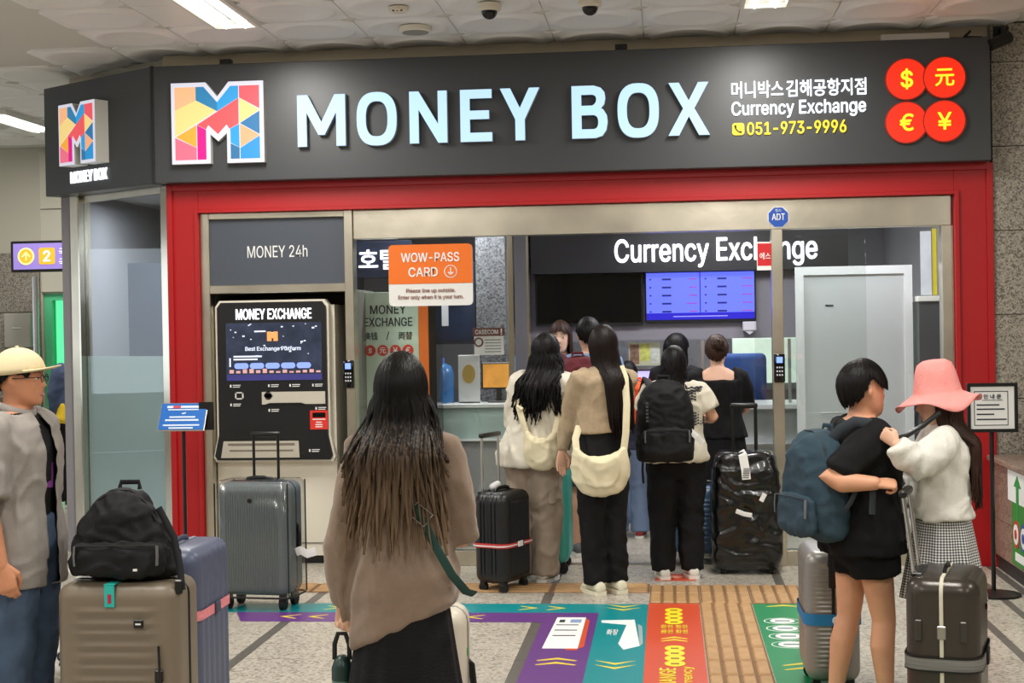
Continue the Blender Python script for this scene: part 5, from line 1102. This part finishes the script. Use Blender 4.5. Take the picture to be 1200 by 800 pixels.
# grey covered suitcase
GREYS = mat('grey_green_shell', (104, 112, 114), .4)
t = suitcase('grey ribbed suitcase in a clear plastic cover before the money machine', (-2.40, 8.6, 0), R(-7), .44, .27, .655, GREYS, 'v', 22, .003, handle=.285, hm=BLACK, hw=.155, wheel=.085)
COVER = glass('clear_vinyl', (244, 245, 245), .8, .12)
g = MB(); P = rpath(.465, .295, .05, 10); g.rings([[(x, y, .075) for x, y, *_ in P], [(x, y, .4) for x, y, *_ in P], [(x, y, .735) for x, y, *_ in P], [(x*.93, y*.9, .752) for x, y, *_ in P]], False, True); cv = obj('plastic_cover', g, COVER, t, 50)
g = MB(); g.tube([(x, y, .076) for x, y, *_ in P], .006, 6, closed=True); 
for sx in (-1, 1):
    for sy in (-1, 1): g.tube([(sx*.226, sy*.142, .076), (sx*.226, sy*.142, .74)], .0045, 6)
obj('cover_piping', g, BLACK, cv, 60); obj('emblem', MB().cyl((-.005, .64), .014, -.15, -.146, 12), BLACKG, t)
g = MB(); strap(g, [(.232, -.04, .33), (.27, -.06, .345), (.31, -.06, .325), (.36, -.05, .34)], .05, .0015, (0, 1, 0)); obj('paper_tag', g, PAPER, t, 60)
# black ribbed suitcase with red belt
BLK = mat('black_shell', (24, 24, 26), .38)
RBELT = mat('belt_red_white', (206, 60, 60), .6)
t = suitcase('black vertically ribbed suitcase with a red and white belt', (-1.03, 9.2, 0), R(66), .34, .235, .555, BLK, 'v', 11, .005, handle=.36, hw=.2, belt=(.29, .028, RBELT))
obj('name_tag', MB().box(-.05, .01, -.14, -.132, .275, .31, .004), PAPER, t); obj('wrapped_bundle', MB().tube([(-.05, .04, .635), (.03, .05, .645)], .022, 10, (0, 0, 1), True), mat('crumpled_white', (210, 210, 210), .5), t, 60)
P2 = rpath(.37+.018, .235+.018, .06, 8); g = MB(); g.rings([[(x, y, .286) for x, y, *_ in P2], [(x, y, .294) for x, y, *_ in P2]], False, False); obj('belt_stripe', g, PAPER, t)
suitcase('teal suitcase edge behind the beige trousers', (-.775, 9.92, 0), R(90), .42, .24, .62, mat('teal_shell', (70, 160, 148), .25, .2), 'v', 6, .003, wheel=.07, seam=mat('teal_seam', (40, 110, 104), .4))
suitcase('blue ribbed suitcase beyond the legs inside the booth doorway', (.24, 10.3, 0), 0, .42, .25, .46, mat('steel_blue_shell', (62, 92, 122), .35), 'h', 10, .005, wheel=.06)
# black plastic-wrapped case
WRAP = mat('black_wrap', (12, 12, 13), .26, bump=(9, .35), coat=.3)
t = thing('wrapped_suitcase', 'large black suitcase wrapped in glossy plastic with white baggage tags', 'suitcase', (.495, 9.86, 0))
P = rpath(.44, .32, .07, 14); rs = [[(x*a, y*a, z) for x, y, *_ in P] for z, a in ((.03, .8), (.04, .95), (.08, 1.02), (.3, 1.04), (.55, 1.0), (.70, .93), (.765, .86), (.785, .7))]
me = evalmesh(MB().rings(rs), .012, 3); wrinkle(me, .009, (6, 6, 7), 5, .003, (20, 20, 14)); me.materials.clear(); me.materials.append(WRAP); obj('wrapped_body', me, None, t)
th = obj('telescopic_handle', MB().box(-.085, .095, .09, .12, 1.06, 1.095, .012, 2), BLACK, t, 50)
for s in (-1, 1): obj('handle_tube', MB().tube([(.005+s*.075, .105, .7), (.005+s*.075, .105, 1.07)], .012, 10), BLACK, th, 50)
for s in (-1, 1):
    for q in (-1, 1): obj('wheel', MB().tube([(s*.15-.015, q*.1, .025), (s*.15+.015, q*.1, .025)], .025, 14), RUBBER, t, 40)
g = MB(); strap(g, [(-.03, -.06, .79), (-.02, -.165, .775), (-.005, -.182, .68), (.0, -.188, .62)], .055, .0015, (0, 1, 0)); tg = obj('baggage_tag', g, PAPER, t, 60)
g = MB()
for q in range(5): g.box(-.025+.002*q, .015+.002*q, -.1905, -.1865, .63+.014*q, .636+.014*q)
obj('barcode', g, mat('barcode_grey', (120, 120, 120), .6), tg)
g = MB(); strap(g, [(-.07, -.194, .42), (-.02, -.198, .40), (.03, -.194, .39)], .03, .0015, (0, 1, 0)); strap(g, [(.09, -.192, .48), (.115, -.19, .53)], .03, .0015, (0, 1, 0)); obj('baggage_tag', g, PAPER, t, 60)
# cream case hidden by the front woman
t = suitcase('cream suitcase edge peeking out beside the black skirt', (-.915, 5.35, 0), 0, .36, .24, .56, mat('cream_shell', (214, 206, 188), .4), None, seam=mat('cream_seam', (150, 150, 140), .4))
obj('green_tab', MB().box(.176, .184, -.02, .01, .44, .47, .003), mat('tab_green', (60, 140, 80), .5), t)
# silver and dark brown at right
t = suitcase('silver-grey ribbed suitcase with a blue belt left of the boy', (.70, 6.78, 0), R(90), .42, .235, .57, mat('silver_shell', (150, 148, 144), .35, .4, bump=(140, .05)), 'h', 22, .003, ribside=1., belt=(.33, .05, mat('belt_blue', (24, 122, 178), .6)), seam=BLACK)
obj('combination_lock', MB().box(-.225, -.205, -.02, .02, .47, .56, .004), BLACK, t); obj('belt_emblem', MB().ball((-.225, -.01, .33), (.006, .018, .018), 10, 6), mat('emblem_white', (220, 230, 236), .5), t); obj('tan_strap', MB().tube([(-.06, -.02, .625), (-.03, .0, .66), (.03, .01, .67), (.06, .0, .625)], (.010, .003), 6), mat('tan_leather', (186, 156, 112), .6), t)
DBR = mat('dark_bronze_shell', (66, 60, 54), .28, .35, bump=(160, .04)); GBELT = mat('belt_grey', (120, 118, 114), .7, var=(3, .3), stretch=(1, 1, 60))
t = suitcase('glossy dark bronze suitcase with grey belt, held by the boy', (1.055, 5.86, 0), R(74), .44, .27, .60, DBR, None, handle=.315, hm=CHROME, hw=.17, seam=mat('cream_zip', (206, 200, 180), .5), belt=(.345, .05, GBELT), wheel=.06, hlean=.05, rc=.07)
for sx in (-.09, .07): obj('corner_guard', MB().box(-.227, -.218, sx, sx+.025, .43, .51, .004), mat('bronze_guard', (56, 51, 46), .35), t)
obj('clasp', MB().box(-.229, -.218, -.016, .016, .44, .49, .003), mat('clasp_satin', (170, 166, 156), .35, .8), t); obj('emblem', MB().cyl((.06, .52), .012, -.142, -.136, 12), BLACKG, t)

P2 = rpath(.44+.019, .27+.019, .08, 8)
for zz in (.318, .368): g = MB(); g.rings([[(x, y, zz) for x, y, *_ in P2], [(x, y, zz+.007) for x, y, *_ in P2]], False, False); obj('belt_edging', g, BLACK, t)
# ================================================================== PEOPLE IN THE SCENE
HB = hairmat('hair_black', (15, 12, 12)); HDB = hairmat('hair_dark_brown', (26, 18, 16)); HBR = hairmat('hair_brown', (54, 36, 28)); HOM = hairmat('hair_ombre', (13, 11, 10), (134, 110, 86), .86, 1.32)
# --- woman in the foreground
fx, fy = -.855, 4.75
S = person('woman in loose taupe sweater with dark ombre hair, seen from behind in front', (fx, fy, 0), R(2), 1.535, .97, .82, arms={'L': ((fx-.195, fy-.02, .93), (fx-.203, fy+.03, .735)), 'R': ((fx+.18, fy+.03, .93), (fx+.04, fy+.26, .92))}, hands={'L': {'u': (-.02, .02, -1), 'n': (.3, -.95, 0), 'curl': 1.15}}, shoe=(30, 30, 32), yaw=R(-4))
TAU = CL('taupe_knit', (136, 116, 99), .95, (300, .25), (40, .06), sheen=.3)
so = top(S, TAU, .75, .022, .016, 1.44, .98, 1.55, 1.05, 'sweater', .011, .016, 3, 0, (6, 6, 3))
for v in so.data.vertices:
    if v.co.z < 1.0 and abs(v.co.x) < .27: v.co.z += (v.co.x*.46-.0)*max(0, (1.0-v.co.z)/.35)*(1 if abs(v.co.x) < .205 or v.co.x > 0 else .2)
skirt(S, CL('black_skirt_cloth', (20, 19, 22), .9, (40, .5), stretch=(1, 1, 8)), .95, .10, .148, .27, 10, .010, pw=1.2)
hair(S, HOM, 1.10, 58, .146, 250, 0, 2.0, 5, .008, sidefront=0, rag=.26, taper=0, vol=1.03, sheet_up=.13)
t = thing('crossbody_strap', 'dark green bag strap with silver buckle across the taupe sweater', 'bag strap', (fx, fy, 0), 0)
g = MB(); strap(g, [(.02, -.150, 1.14), (.05, -.152, 1.09), (.09, -.152, 1.02), (.135, -.148, .93), (.175, -.128, .85), (.212, -.08, .79), (.228, -.01, .77)], .028, .004, (0, 1, 0)); obj('band', g, mat('strap_green', (30, 66, 60), .8), t, 60)
obj('buckle', MB().tube([(.085+a*.024+b*.014, -.163, 1.045-a*.02+b*.018) for a, b in ((-1, -1), (1, -1), (1, 1), (-1, 1))], .003, 6, (0, 1, 0), closed=True), CHROME, t)
t = thing('tumbler', 'dark green tumbler with a black loop handle held in the hand', 'bottle', (fx-.213, fy+.02, .30))
obj('body', MB().lathe([(.001, 0), (.029, 0), (.034, .02), (.034, .185), (.001, .185)], 22), mat('tumbler_teal', (94, 130, 118), .3, .3), t, 50); obj('lid', MB().lathe([(.035, .185), (.035, .225), (.026, .25), (.012, .265), (.001, .266)], 22), mat('tumbler_lid', (22, 52, 46), .4), t, 50)
obj('loop_handle', MB().tube([(-.025, 0, .25), (-.024, 0, .30), (-.012, 0, .335), (.012, 0, .335), (.024, 0, .30), (.025, 0, .25)], (.008, .004), 8, (0, 1, 0)), RUBBER, t, 60)
g = MB()
g.box(-.003, .003, -.0355, -.034, .06, .1); g.ball((0, -.034, .11), (.012, .002, .012), 10, 6); obj('print', g, PAPER, t)
# --- man in cap
mx, my = -2.55, 5.65
S = person('man in cream cap, glasses and open grey shirt at the left edge', (mx, my, 0), R(-97), 1.565, 1.12, 1.0, (206, 142, 106), arms={'R': ((mx-.02, my-.235, .96), (mx+.035, my-.24, .75)), 'L': None and 0 or ((mx, my+.22, .98), (mx+.02, my+.22, .76))}, hands={'R': {'n': (-.2, 1, 0), 'curl': .55, 'sc': 1.1}}, yaw=R(14), shoe=(60, 60, 64))
TEE = CL('black_tee', (20, 20, 22)); top(S, TEE, .84, .012, 0, 1.44, .3, 1.2, 1, 't_shirt', .012, .004)
LIN = CL('grey_linen', (152, 146, 140), .9, (280, .2), (30, .05))
so = top(S, LIN, .70, .034, .02, 1.43, .42, 1.75, 1.15, 'overshirt', .011, .010, 5, 0, (8, 8, 5))
bm = bmesh.new(); bm.from_mesh(so.data); kk = S['k']  # open front
dl = [v for v in bm.verts if v.co.y > .02 and abs(v.co.x) < (.03+.02*max(0, 1.4-v.co.z/kk))*kk]
bmesh.ops.delete(bm, geom=dl, context='VERTS'); bm.to_mesh(so.data); bm.free(); md = so.modifiers.new('thick', 'SOLIDIFY'); md.thickness = .004
g = MB(); g.prism([(-.05, 1.12), (.04, 1.13), (.045, 1.03), (-.045, 1.02)], .118, .124); obj('purple_print', g, mat('print_purple', (128, 60, 140), .7), S['t'])
collar(S, LIN, .078, 1.452, .014, 'collar')
for s in (-1, 1): pass
for q in range(5): obj('button', MB().ball((.075, .137, 1.3-.1*q), (.005, .003, .005), 8, 6).xf(Matrix.Scale(kk, 4)), PAPER, S['t'])
pants(S, CL('denim_blue', (74, 92, 116), .9, (350, .25), (12, .2)), 1.0, .05, .02, 1.25, 1.6, 'jeans', .010)
hair(S, HB, None, 50, n=110, seed=3, vol=.96, nape=118)
def cap(S, m, dark):
    HM = S['HM']; rs = []; n = 32
    for i in range(9):
        a = R(90*i/8); r = math.cos(a)*1.0
        rs.append([Vector((.098*max(r, .02)*math.cos(2*PI*j/n), -.006+.118*max(r, .02)*math.sin(2*PI*j/n), .035+.103*math.sin(a) + (-.022*(1 - math.sin(2*PI*j/n))*.5*(1-math.sin(a))))) for j in range(n)])
    g = MB().rings(rs, False, True).xf(HM); c = obj('cap', g, m, S['t'], 60); md = c.modifiers.new('t', 'SOLIDIFY'); md.thickness = .004
    vs = []; nn = 15
    g = MB(); ra = []; rb = []
    for i in range(nn):
        a = R(lerp(25, 155, i/(nn-1))); x, y = .097*math.cos(a), -.006+.117*math.sin(a); out = .068*math.sin((a-R(25))/R(130)*PI)**.6
        zz = .035+.004; dz = -.012*math.cos(a)**2
        ra.append(Vector((x, y, zz))); rb.append(Vector((x*1.02, y+out, zz+.012-.03*(x/.1)**2+.004)))
    b = 0; g.v = [tuple(p) for p in ra+rb]; g.f = [(i, i+1, nn+i+1, nn+i) for i in range(nn-1)]
    v = obj('visor', g.xf(HM), m, c, 60); md = v.modifiers.new('t', 'SOLIDIFY'); md.thickness = .005
    obj('top_button', MB().ball((0, -.006, .14), (.008, .008, .005), 10, 6).xf(HM), m, c); obj('back_strap', MB().tube([(.04, -.113, .02), (0, -.124, .02), (-.04, -.113, .02)], (.008, .003), 6).xf(HM), dark, c)
    for s in (-1, 1): obj('eyelet', MB().ball((s*.09, -.055, .02), .005, 8, 6).xf(HM), dark, c)
cap(S, CL('cap_cream', (222, 206, 166), .9, (240, .15)), mat('cap_brass', (70, 52, 34), .5))
g = MB()
for s in (-1, 1):
    g.tube([(s*.031+.02*math.cos(2*PI*q/18), .1085, .004+.0165*math.sin(2*PI*q/18)) for q in range(18)], .002, 5, (0, 1, 0), closed=True); g.tube([(s*.051, .107, .008), (s*.074, .07, .008), (s*.082, -.005, .006)], .002, 5)
g.tube([(-.011, .109, .006), (0, .113, .009), (.011, .109, .006)], .002, 5); obj('glasses', g.xf(S['HM']), BLACK, S['t'], 60)
# --- woman in white jacket
x, y = -.86, 9.5
S = person('woman in cream white jacket and beige cargo trousers standing in line', (x, y, 0), R(-18), 1.575, 1.0, .95, lean=(.075, .01), arms={'L': ((x-.12, y+.1, 1.0), (x-.04, y+.26, .95)), 'R': ((x+.24, y+.02, 1.0), (x+.22, y+.06, .80))}, yaw=R(-6), shoe=(200, 196, 184))
WJ = CL('cream_white_cotton', (222, 216, 200), .9, (160, .15), (14, .03)); top(S, WJ, .80, .045, .055, 1.44, 1.0, 1.75, 1.2, 'jacket', .012, .012, 8)
collar(S, WJ, .075, 1.435, .012, 'hood', -.02)
BT = CL('beige_twill', (166, 150, 134), .9, (260, .15), (10, .05)); pants(S, BT, 1.0, .05, .02, 1.35, 1.9, 'cargo_trousers', .012, 7)
obj('cargo_pocket', MB().box(.13, .172, -.09, .06, .5, .66, .01), BT, S['t'])
hair(S, HB, 1.15, 56, .145, 220, 14, 1.85, 8, .016, rag=.14, sheet_up=.05)
OFFW = CL('bag_cream', (226, 216, 182), .85, (200, .12), (8, .03))
def hobo(label, loc, rz, w, h, d, m, strap_pts, name='shoulder_bag', sw=.05):
    t = thing(name, label, 'bag', loc, rz); g = MB(); o = [(-w*.42, h*1.0), (-w*.5, h*.62), (-w*.47, h*.3), (-w*.30, h*.06), (0, 0), (w*.30, h*.06), (w*.47, h*.3), (w*.5, h*.62), (w*.42, h*1.0), (w*.25, h*.80), (0, h*.74), (-w*.25, h*.80)]
    pillow(g, rnd_outline(o, 1), 0, d, 2.2, 9); me = evalmesh(g, .010, 2); wrinkle(me, .007, (11, 11, 7), w*31, .002); me.materials.clear(); me.materials.append(m); obj('body', me, None, t)
    for sp in strap_pts: g = MB(); g.tube(sp, [(sw/2, .006)]*len(sp), 8, (0, 1, 0)); obj('strap', g, m, t, 60)
    return t
t = hobo('pale cream crossbody bag on the back of the white jacket', (-.79, 9.30, .72), R(-14), .24, .27, .1, OFFW, [[(-.10, 0, .24), (-.13, -.0, .34), (-.165, .03, .43), (-.17, .09, .51)], [(.09, .0, .24), (.10, .03, .33), (.07, .06, .44), (.04, .1, .52)]], sw=.04)
obj('toggle', MB().tube([(-.155, -.01, .405), (-.115, -.015, .385)], .012, 8), OFFW, t)
# --- woman in beige sweater
x, y = -.40, 9.07
S = person('woman in thin beige sweater and black trousers with very long dark hair', (x, y, 0), R(28), 1.615, .96, .97, stance=.074, arms={'L': ((x-.20, y+.02, 1.06), (x-.245, y+.03, .86)), 'R': ((x+.10, y+.18, 1.08), (x+.0, y+.28, 1.0))}, hands={'L': {'u': (-.12, .02, -1), 'n': (.4, -.9, 0), 'curl': .25}}, yaw=R(-36), lean=(.02, 0), shoe=(226, 222, 196), shoe_sole=(232, 228, 204))
BK = CL('beige_knit', (176, 156, 128), .95, (340, .25), (50, .06)); top(S, BK, 1.03, .026, .02, 1.445, .97, 1.5, .95, 'sweater', .011, .008, 4)
collar(S, BK, .07, 1.45, .010)
BP_ = CL('black_trouser_cloth', (17, 16, 18), .85, (200, .1)); pants(S, BP_, 1.08, .07, .012, 1.12, 1.6, 'trousers', .009, 9)
hair(S, HDB, 1.04, 60, .13, 190, 12, .85, 11, .004, rag=.12, shift=.055)
t = hobo('large pale cream hobo bag hanging over the black trousers', (-.405, 8.89, .60), R(5), .36, .32, .12, OFFW, [[(-.14, 0, .28), (-.145, .03, .35), (-.12, .09, .42)], [(.14, 0, .27), (.155, .0, .38), (.165, .03, .55), (.16, .08, .71), (.14, .15, .775)]], sw=.042)
# --- person with big black backpack
x, y = .045, 9.62
S = person('person in white patterned shirt wearing a big black backpack', (x, y, 0), R(10), 1.475, 1.1, 1.02, (206, 156, 128), arms={'R': ((x+.245, y+.02, 1.02), (x+.20, y+.24, 1.0)), 'L': ((x-.22, y+.08, 1.02), (x-.16, y+.27, 1.0))}, stance=.105, shoe=(226, 222, 210), shoe_sole=(238, 236, 226), yaw=R(-14), pitch=R(-10))
WS = CL('white_patterned_cotton', (220, 214, 196), .9, (200, .12)); top(S, WS, .86, .035, .03, 1.44, .36, 1.7, 1.1, 'shirt', .012, .009, 6)
g = MB(); kk = S['k']
for zc, rr in ((1.36, .0), (1.18, .0)):
    for q in range(13):
        a = R(-68+q*8); p = Vector((.198*math.cos(a), -.148*math.sin(-a) if 0 else .15*math.sin(a), zc))*kk
        for dz in (-.036, -.018, 0, .018, .036): g.ball((p.x*1.03, p.y*1.03, p.z+dz+(q % 2)*.006), (.014, .014, .007), 6, 4)
obj('pattern_band', g, mat('pattern_dark', (60, 62, 66), .8), S['t'], 60)['kind'] = 'stuff'
pants(S, BP_, 1.0, .06, .018, 1.25, 1.75, 'trousers', .010, 4)
hair(S, HB, 1.36, 56, .11, 150, 16, 1.1, 21, .006, rag=.06)
t = backpack('big black travel backpack worn by the person in the white patterned shirt', (-.02, 9.40, .76), R(6), .36, .52, .22, BPB, True, True, wr=.007, seed=4, strap_out=.14)
g = MB()
for q in range(6): g.box(-.128, -.112, -.119, -.112, .26+.022*q, .274+.022*q)
obj('side_lettering', g, mat('letter_grey', (70, 72, 74), .6), t)
obj('hanging_strap', MB().tube([(-.14, .0, .05), (-.145, -.01, -.05), (-.14, 0, -.13)], (.008, .002), 6), BLACK, t); g = MB(); strap(g, [(.15, -.06, .2), (.19, -.07, .16), (.23, -.06, .12)], .035, .0015, (0, 1, 0)); obj('paper_tag', g, PAPER, t)
# --- woman in black dress
x, y = .355, 10.72
S = person('woman in black dress with a low bare back and dark bun', (x, y, 0), R(4), 1.535, 1.08, 1.0, (216, 172, 148), arms={'R': ((x+.2, y+.1, 1.0), (x+.12, y+.28, .98)), 'L': ((x-.2, y+.1, 1.0), (x-.12, y+.28, .98))}, yaw=R(-8), shoe=(24, 24, 26), shoe_sole=(30, 30, 30))
DR = CL('black_dress_cloth', (14, 13, 15), .9, (120, .1)); top(S, DR, .9, .03, .02, 1.355, .42, 1.7, 1.25, 'dress_top', .012, .007, 2); skirt(S, DR, 1.0, .16, .19, .29, 12, .016, 'dress_skirt')
hair(S, HBR, None, 52, n=130, seed=31, nape=124, vol=1.02)
g = MB(); rnd = random.Random(4); c0 = S['HM'] @ Vector((.02, -.10, .055))
g.ball(c0, (.05, .04, .045), 14, 10)
for q in range(26):
    ax = Vector((rnd.uniform(-1, 1), rnd.uniform(-1, 1), rnd.uniform(-1, 1))).normalized(); b_ = ax.orthogonal().normalized(); c_ = ax.cross(b_)
    g.tube([c0+(b_*math.cos(R(20*i))+c_*math.sin(R(20*i)))*.048 for i in range(8)], [.004]+[.007]*6+[.003], 5, ax)
obj('hair_bun', g, HBR, S['t'], 70)
# --- short-haired man with dark red backpack
x, y = -.55, 10.6
S = person('short-haired man in blue shirt with a dark red backpack inside the doorway', (x, y, 0), R(16), 1.675, 1.0, 1.0, (206, 160, 134), shoe=(90, 90, 94), stance=.11, yaw=R(-8))
top(S, CL('light_blue_shirt', (118, 140, 172), .9), .85, .03, .01, 1.445, .42, 1.6, 1.2, 'shirt', .012, .008, 12); pants(S, CL('grey_shorts_cloth', (72, 72, 78), .9), 1.0, .50, .02, 1.35, 1.5, 'shorts', .008, 3); hair(S, HB, None, 44, n=110, seed=41, nape=116, hug=.12)
backpack('dark red backpack on the short-haired man in blue', (x-.06, y-.22, .98), R(14), .32, .44, .17, CL('dark_red_nylon', (92, 28, 36), .7), True, True, wr=.006, seed=6)
# --- child with orange bag
x, y = -.30, 11.45
S = person('child in pale jeans with an orange bag near the counter', (x, y, 0), R(-8), 1.34, 1.0, 1.0, shoe=(150, 40, 44), stance=.1)
top(S, CL('navy_tee', (60, 64, 84), .9), .86, .03, .01, 1.44, .4, 1.6, 1.2, 't_shirt', .012, .006, 13); pants(S, CL('pale_jeans', (120, 140, 172), .9), 1.0, .06, .02, 1.3, 1.9, 'jeans', .008, 5); hair(S, HB, None, 52, n=90, seed=51)
t = backpack('round orange bag worn by the child near the counter', (x+.06, y-.2, .88), R(-8), .27, .33, .15, CL('orange_nylon', (232, 84, 30), .6), True, True, wr=.004, seed=7)
# --- girl with bangs facing the camera
S = person('girl with bangs inside the booth facing the camera', (-.80, 11.3, 0), R(178), 1.655, .95, .92, (228, 188, 166), shoe=(60, 60, 60))
top(S, CL('denim_shirt', (110, 138, 176), .9), .85, .03, .01, 1.445, 1.0, 1.5, 1.1, 'shirt', .012, .008, 14); pants(S, BP_, 1.0, .06, .016, 1.25, 1.6, 'trousers', .008, 6); hair(S, HBR, 1.32, 62, .12, 130, 30, 1.1, 61, .003)
# --- dark haired person at the teller window
x, y = .07, 11.4
S = person('dark-haired person in black at the teller window beside the bun', (x, y, 0), R(-20), 1.545, 1.0, .95, shoe=(40, 40, 42), yaw=R(-30), pitch=R(-8))
top(S, CL('black_top_cloth', (26, 26, 30), .9), .85, .03, .01, 1.445, 1.0, 1.5, 1.1, 'top', .012, .008, 15); pants(S, CL('dark_grey_cloth', (48, 48, 54), .9), 1.0, .06, .016, 1.25, 1.6, 'trousers', .008, 6); hair(S, HB, 1.25, 58, .12, 130, 14, 1.15, 71, .004)
obj('face_mask', MB().ball((0, .085, -.055), (.05, .028, .04), 14, 8).xf(S['HM']), mat('mask_white', (226, 228, 230), .8), S['t'], 60)
# --- boy
x, y = .79, 6.25
S = person('boy in black T-shirt and shorts with a blue backpack holding a suitcase handle', (x, y, 0), R(-66), 1.44, 1.2, 1.0, (218, 160, 126), arms={'R': ((x-.165, y-.21, .985), (x+.015, y-.27, .985)), 'L': ((x+.1, y+.26, 1.0), (x+.15, y+.24, .8))}, hands={'R': {'u': (1, .05, -.05), 'n': (.1, .5, -.85), 'curl': 1.1, 'sc': 1.05}}, stance=.085, step=.09, yaw=R(2), shoe=(40, 40, 44), shoe_sole=(220, 220, 216), head_s=1.07, arm_g=1.18)
BT_ = CL('black_cotton', (19, 19, 21), .92, (220, .12)); top(S, BT_, .80, .036, .02, 1.44, .42, 1.6, 1.2, 't_shirt', .011, .010, 16)
pants(S, CL('black_shorts_cloth', (16, 16, 18), .9), 1.0, .695, .025, 1.2, 1.85, 'shorts', .008, 8); hair(S, HB, None, 50, n=190, bangs=34, seed=81, vol=1.08, nape=122, bangt=70, hug=.12, ear=20)
g = MB(); g.prism([(.02, 1.12), (.07, 1.16), (.1, 1.13), (.06, 1.1), (.08, 1.05), (.05, 1.06)], .178, .182); obj('shirt_print', g.xf(Matrix.Scale(S['k'], 4)), PAPER, S['t'])
TB = CL('teal_navy_canvas', (50, 70, 82), .85, (240, .15), (10, .08)); t = backpack('slate teal backpack on the back of the boy', (.60, 6.19, .735), R(-66), .33, .45, .20, TB, True, True, wr=.006, seed=9, strap_out=.2, zipm=mat('zip_dark', (30, 40, 46), .6))
g = MB(); strap(g, [(.64, 6.13, 1.13), (.69, 6.11, 1.19), (.745, 6.10, 1.222), (.80, 6.10, 1.215), (.845, 6.10, 1.17), (.86, 6.11, 1.10)], .042, .005, (0, 1, 0)); o = obj('shoulder_strap', g.xf((Matrix.Translation((.60, 6.19, .735)) @ Matrix.Rotation(R(-66), 4, 'Z')).inverted()), mat('strap_charcoal', (50, 56, 62), .85), t, 60); g = MB(); strap(g, [(.745, 6.03, .965), (.715, 6.035, .90), (.665, 6.06, .83)], .02, .003, (0, 1, 0)); obj('strap_tail', g.xf((Matrix.Translation((.60, 6.19, .735)) @ Matrix.Rotation(R(-66), 4, 'Z')).inverted()), mat('strap_charcoal', (50, 56, 62), .85), t, 60); g = MB(); strap(g, [(.80, 6.0, .96), (.795, 6.0, .86)], .025, .003, (0, 1, 0)); o = obj('strap_tail', g.xf((Matrix.Translation((.60, 6.19, .735)) @ Matrix.Rotation(R(-66), 4, 'Z')).inverted()), mat('strap_charcoal', (50, 56, 62), .85), t, 60)
# --- girl in pink hat
x, y = 1.10, 6.22
S = person('girl in pink bucket hat, sheer white blouse and gingham skirt', (x, y, 0), R(86), 1.405, .98, .95, (226, 180, 152), arms={'L': ((x-.13, y-.22, 1.05), (x-.21, y-.23, 1.14)), 'R': ((x-.05, y+.2, .98), (x-.17, y+.12, .86))}, hands={'L': {'u': (-.6, .3, .5), 'n': (.2, .8, .2), 'curl': 1.0, 'sc': .88}, 'R': {'u': (-.8, -.2, -.3), 'n': (-.1, -.9, -.2), 'curl': 1.0}}, yaw=R(4), pitch=R(-16), shoe=(220, 216, 206))
SHEER = CL('sheer_white_cotton', (226, 224, 214), .85, (90, .2), (12, .03)); top(S, SHEER, .99, .034, .02, 1.45, 1.0, 1.7, 1.25, 'blouse', .011, .011, 18, 0, (9, 9, 6)); collar(S, SHEER, .07, 1.45, .010)
skirt(S, checkmat('gingham', (232, 232, 228), (26, 26, 30), (70, 36)), 1.06, .60, .145, .255, 9, .014, 'gingham_skirt', True)
hair(S, HBR, 1.08, 78, .145, 190, 0, 1.25, 91, .006, rag=.12)
g = MB(); n = 48; rs = []
for r, z, w in ((.012, .19, 0), (.05, .187, .001), (.078, .17, .002), (.092, .13, .002), (.101, .08, 0), (.110, .035, 0), (.115, .026, 0), (.148, .006, .006), (.18, -.014, .014), (.202, -.026, .024)):
    rs.append([(r*.95*math.cos(2*PI*j/n), -.006+r*1.03*math.sin(2*PI*j/n), z+w*math.sin(2*PI*j/n*3+1)+w*.5*math.sin(2*PI*j/n*5)) for j in range(n)])
g.rings(rs, True, False); PK = CL('pink_washed_cotton', (240, 156, 150), .95, (120, .35), (9, .06)); ht = obj('bucket_hat', g.xf(S['HM'] @ Matrix.Rotation(R(10), 4, 'X')), PK, S['t'], 70); md = ht.modifiers.new('t', 'SOLIDIFY'); md.thickness = .004
obj('hat_eyelet', MB().ball((.105, 0, .05), .004, 8, 6).ball((.06, -.095, .05), .004, 8, 6).xf(S['HM']), mat('eyelet_dark', (70, 40, 40), .5), ht)
obj('waist_tie', MB().tube([(-.02, .125, .97), (-.03, .145, .95), (-.028, .15, .92)], .008, 6).xf(Matrix.Scale(S['k'], 4)), SHEER, S['t'], 60)
tag(obj('neck_strap', MB().tube([(1.075, 6.08, 1.255), (1.0, 6.03, 1.205), (.93, 6.02, 1.165), (.885, 6.04, 1.15)], .011, 8), BLACK, None, 60), 'black strap pulled from the neck of the girl in the pink hat', 'strap')
# --- passer-by far left
S = person('passer-by in blue and yellow top half hidden by the booth post', (-5.55, 13.6, 0), R(20), 1.60, 1.0, 1.0, shoe=(30, 30, 32), voxel=.014)
top(S, mat('passer_blue', (70, 84, 112), .9), 1.0, .03, .01, 1.445, 1.0, 1.6, 1.2, 'jacket', .015, .006, 19); top(S, mat('passer_yellow', (226, 190, 40), .8), .84, .036, .01, 1.04, 0, 1, 1, 'yellow_hem', .015, .006, 20); pants(S, BP_, 1.0, .06, .018, 1.25, 1.6, 'trousers', .008, 11, .015); hair(S, HB, None, 52, n=60, seed=99)
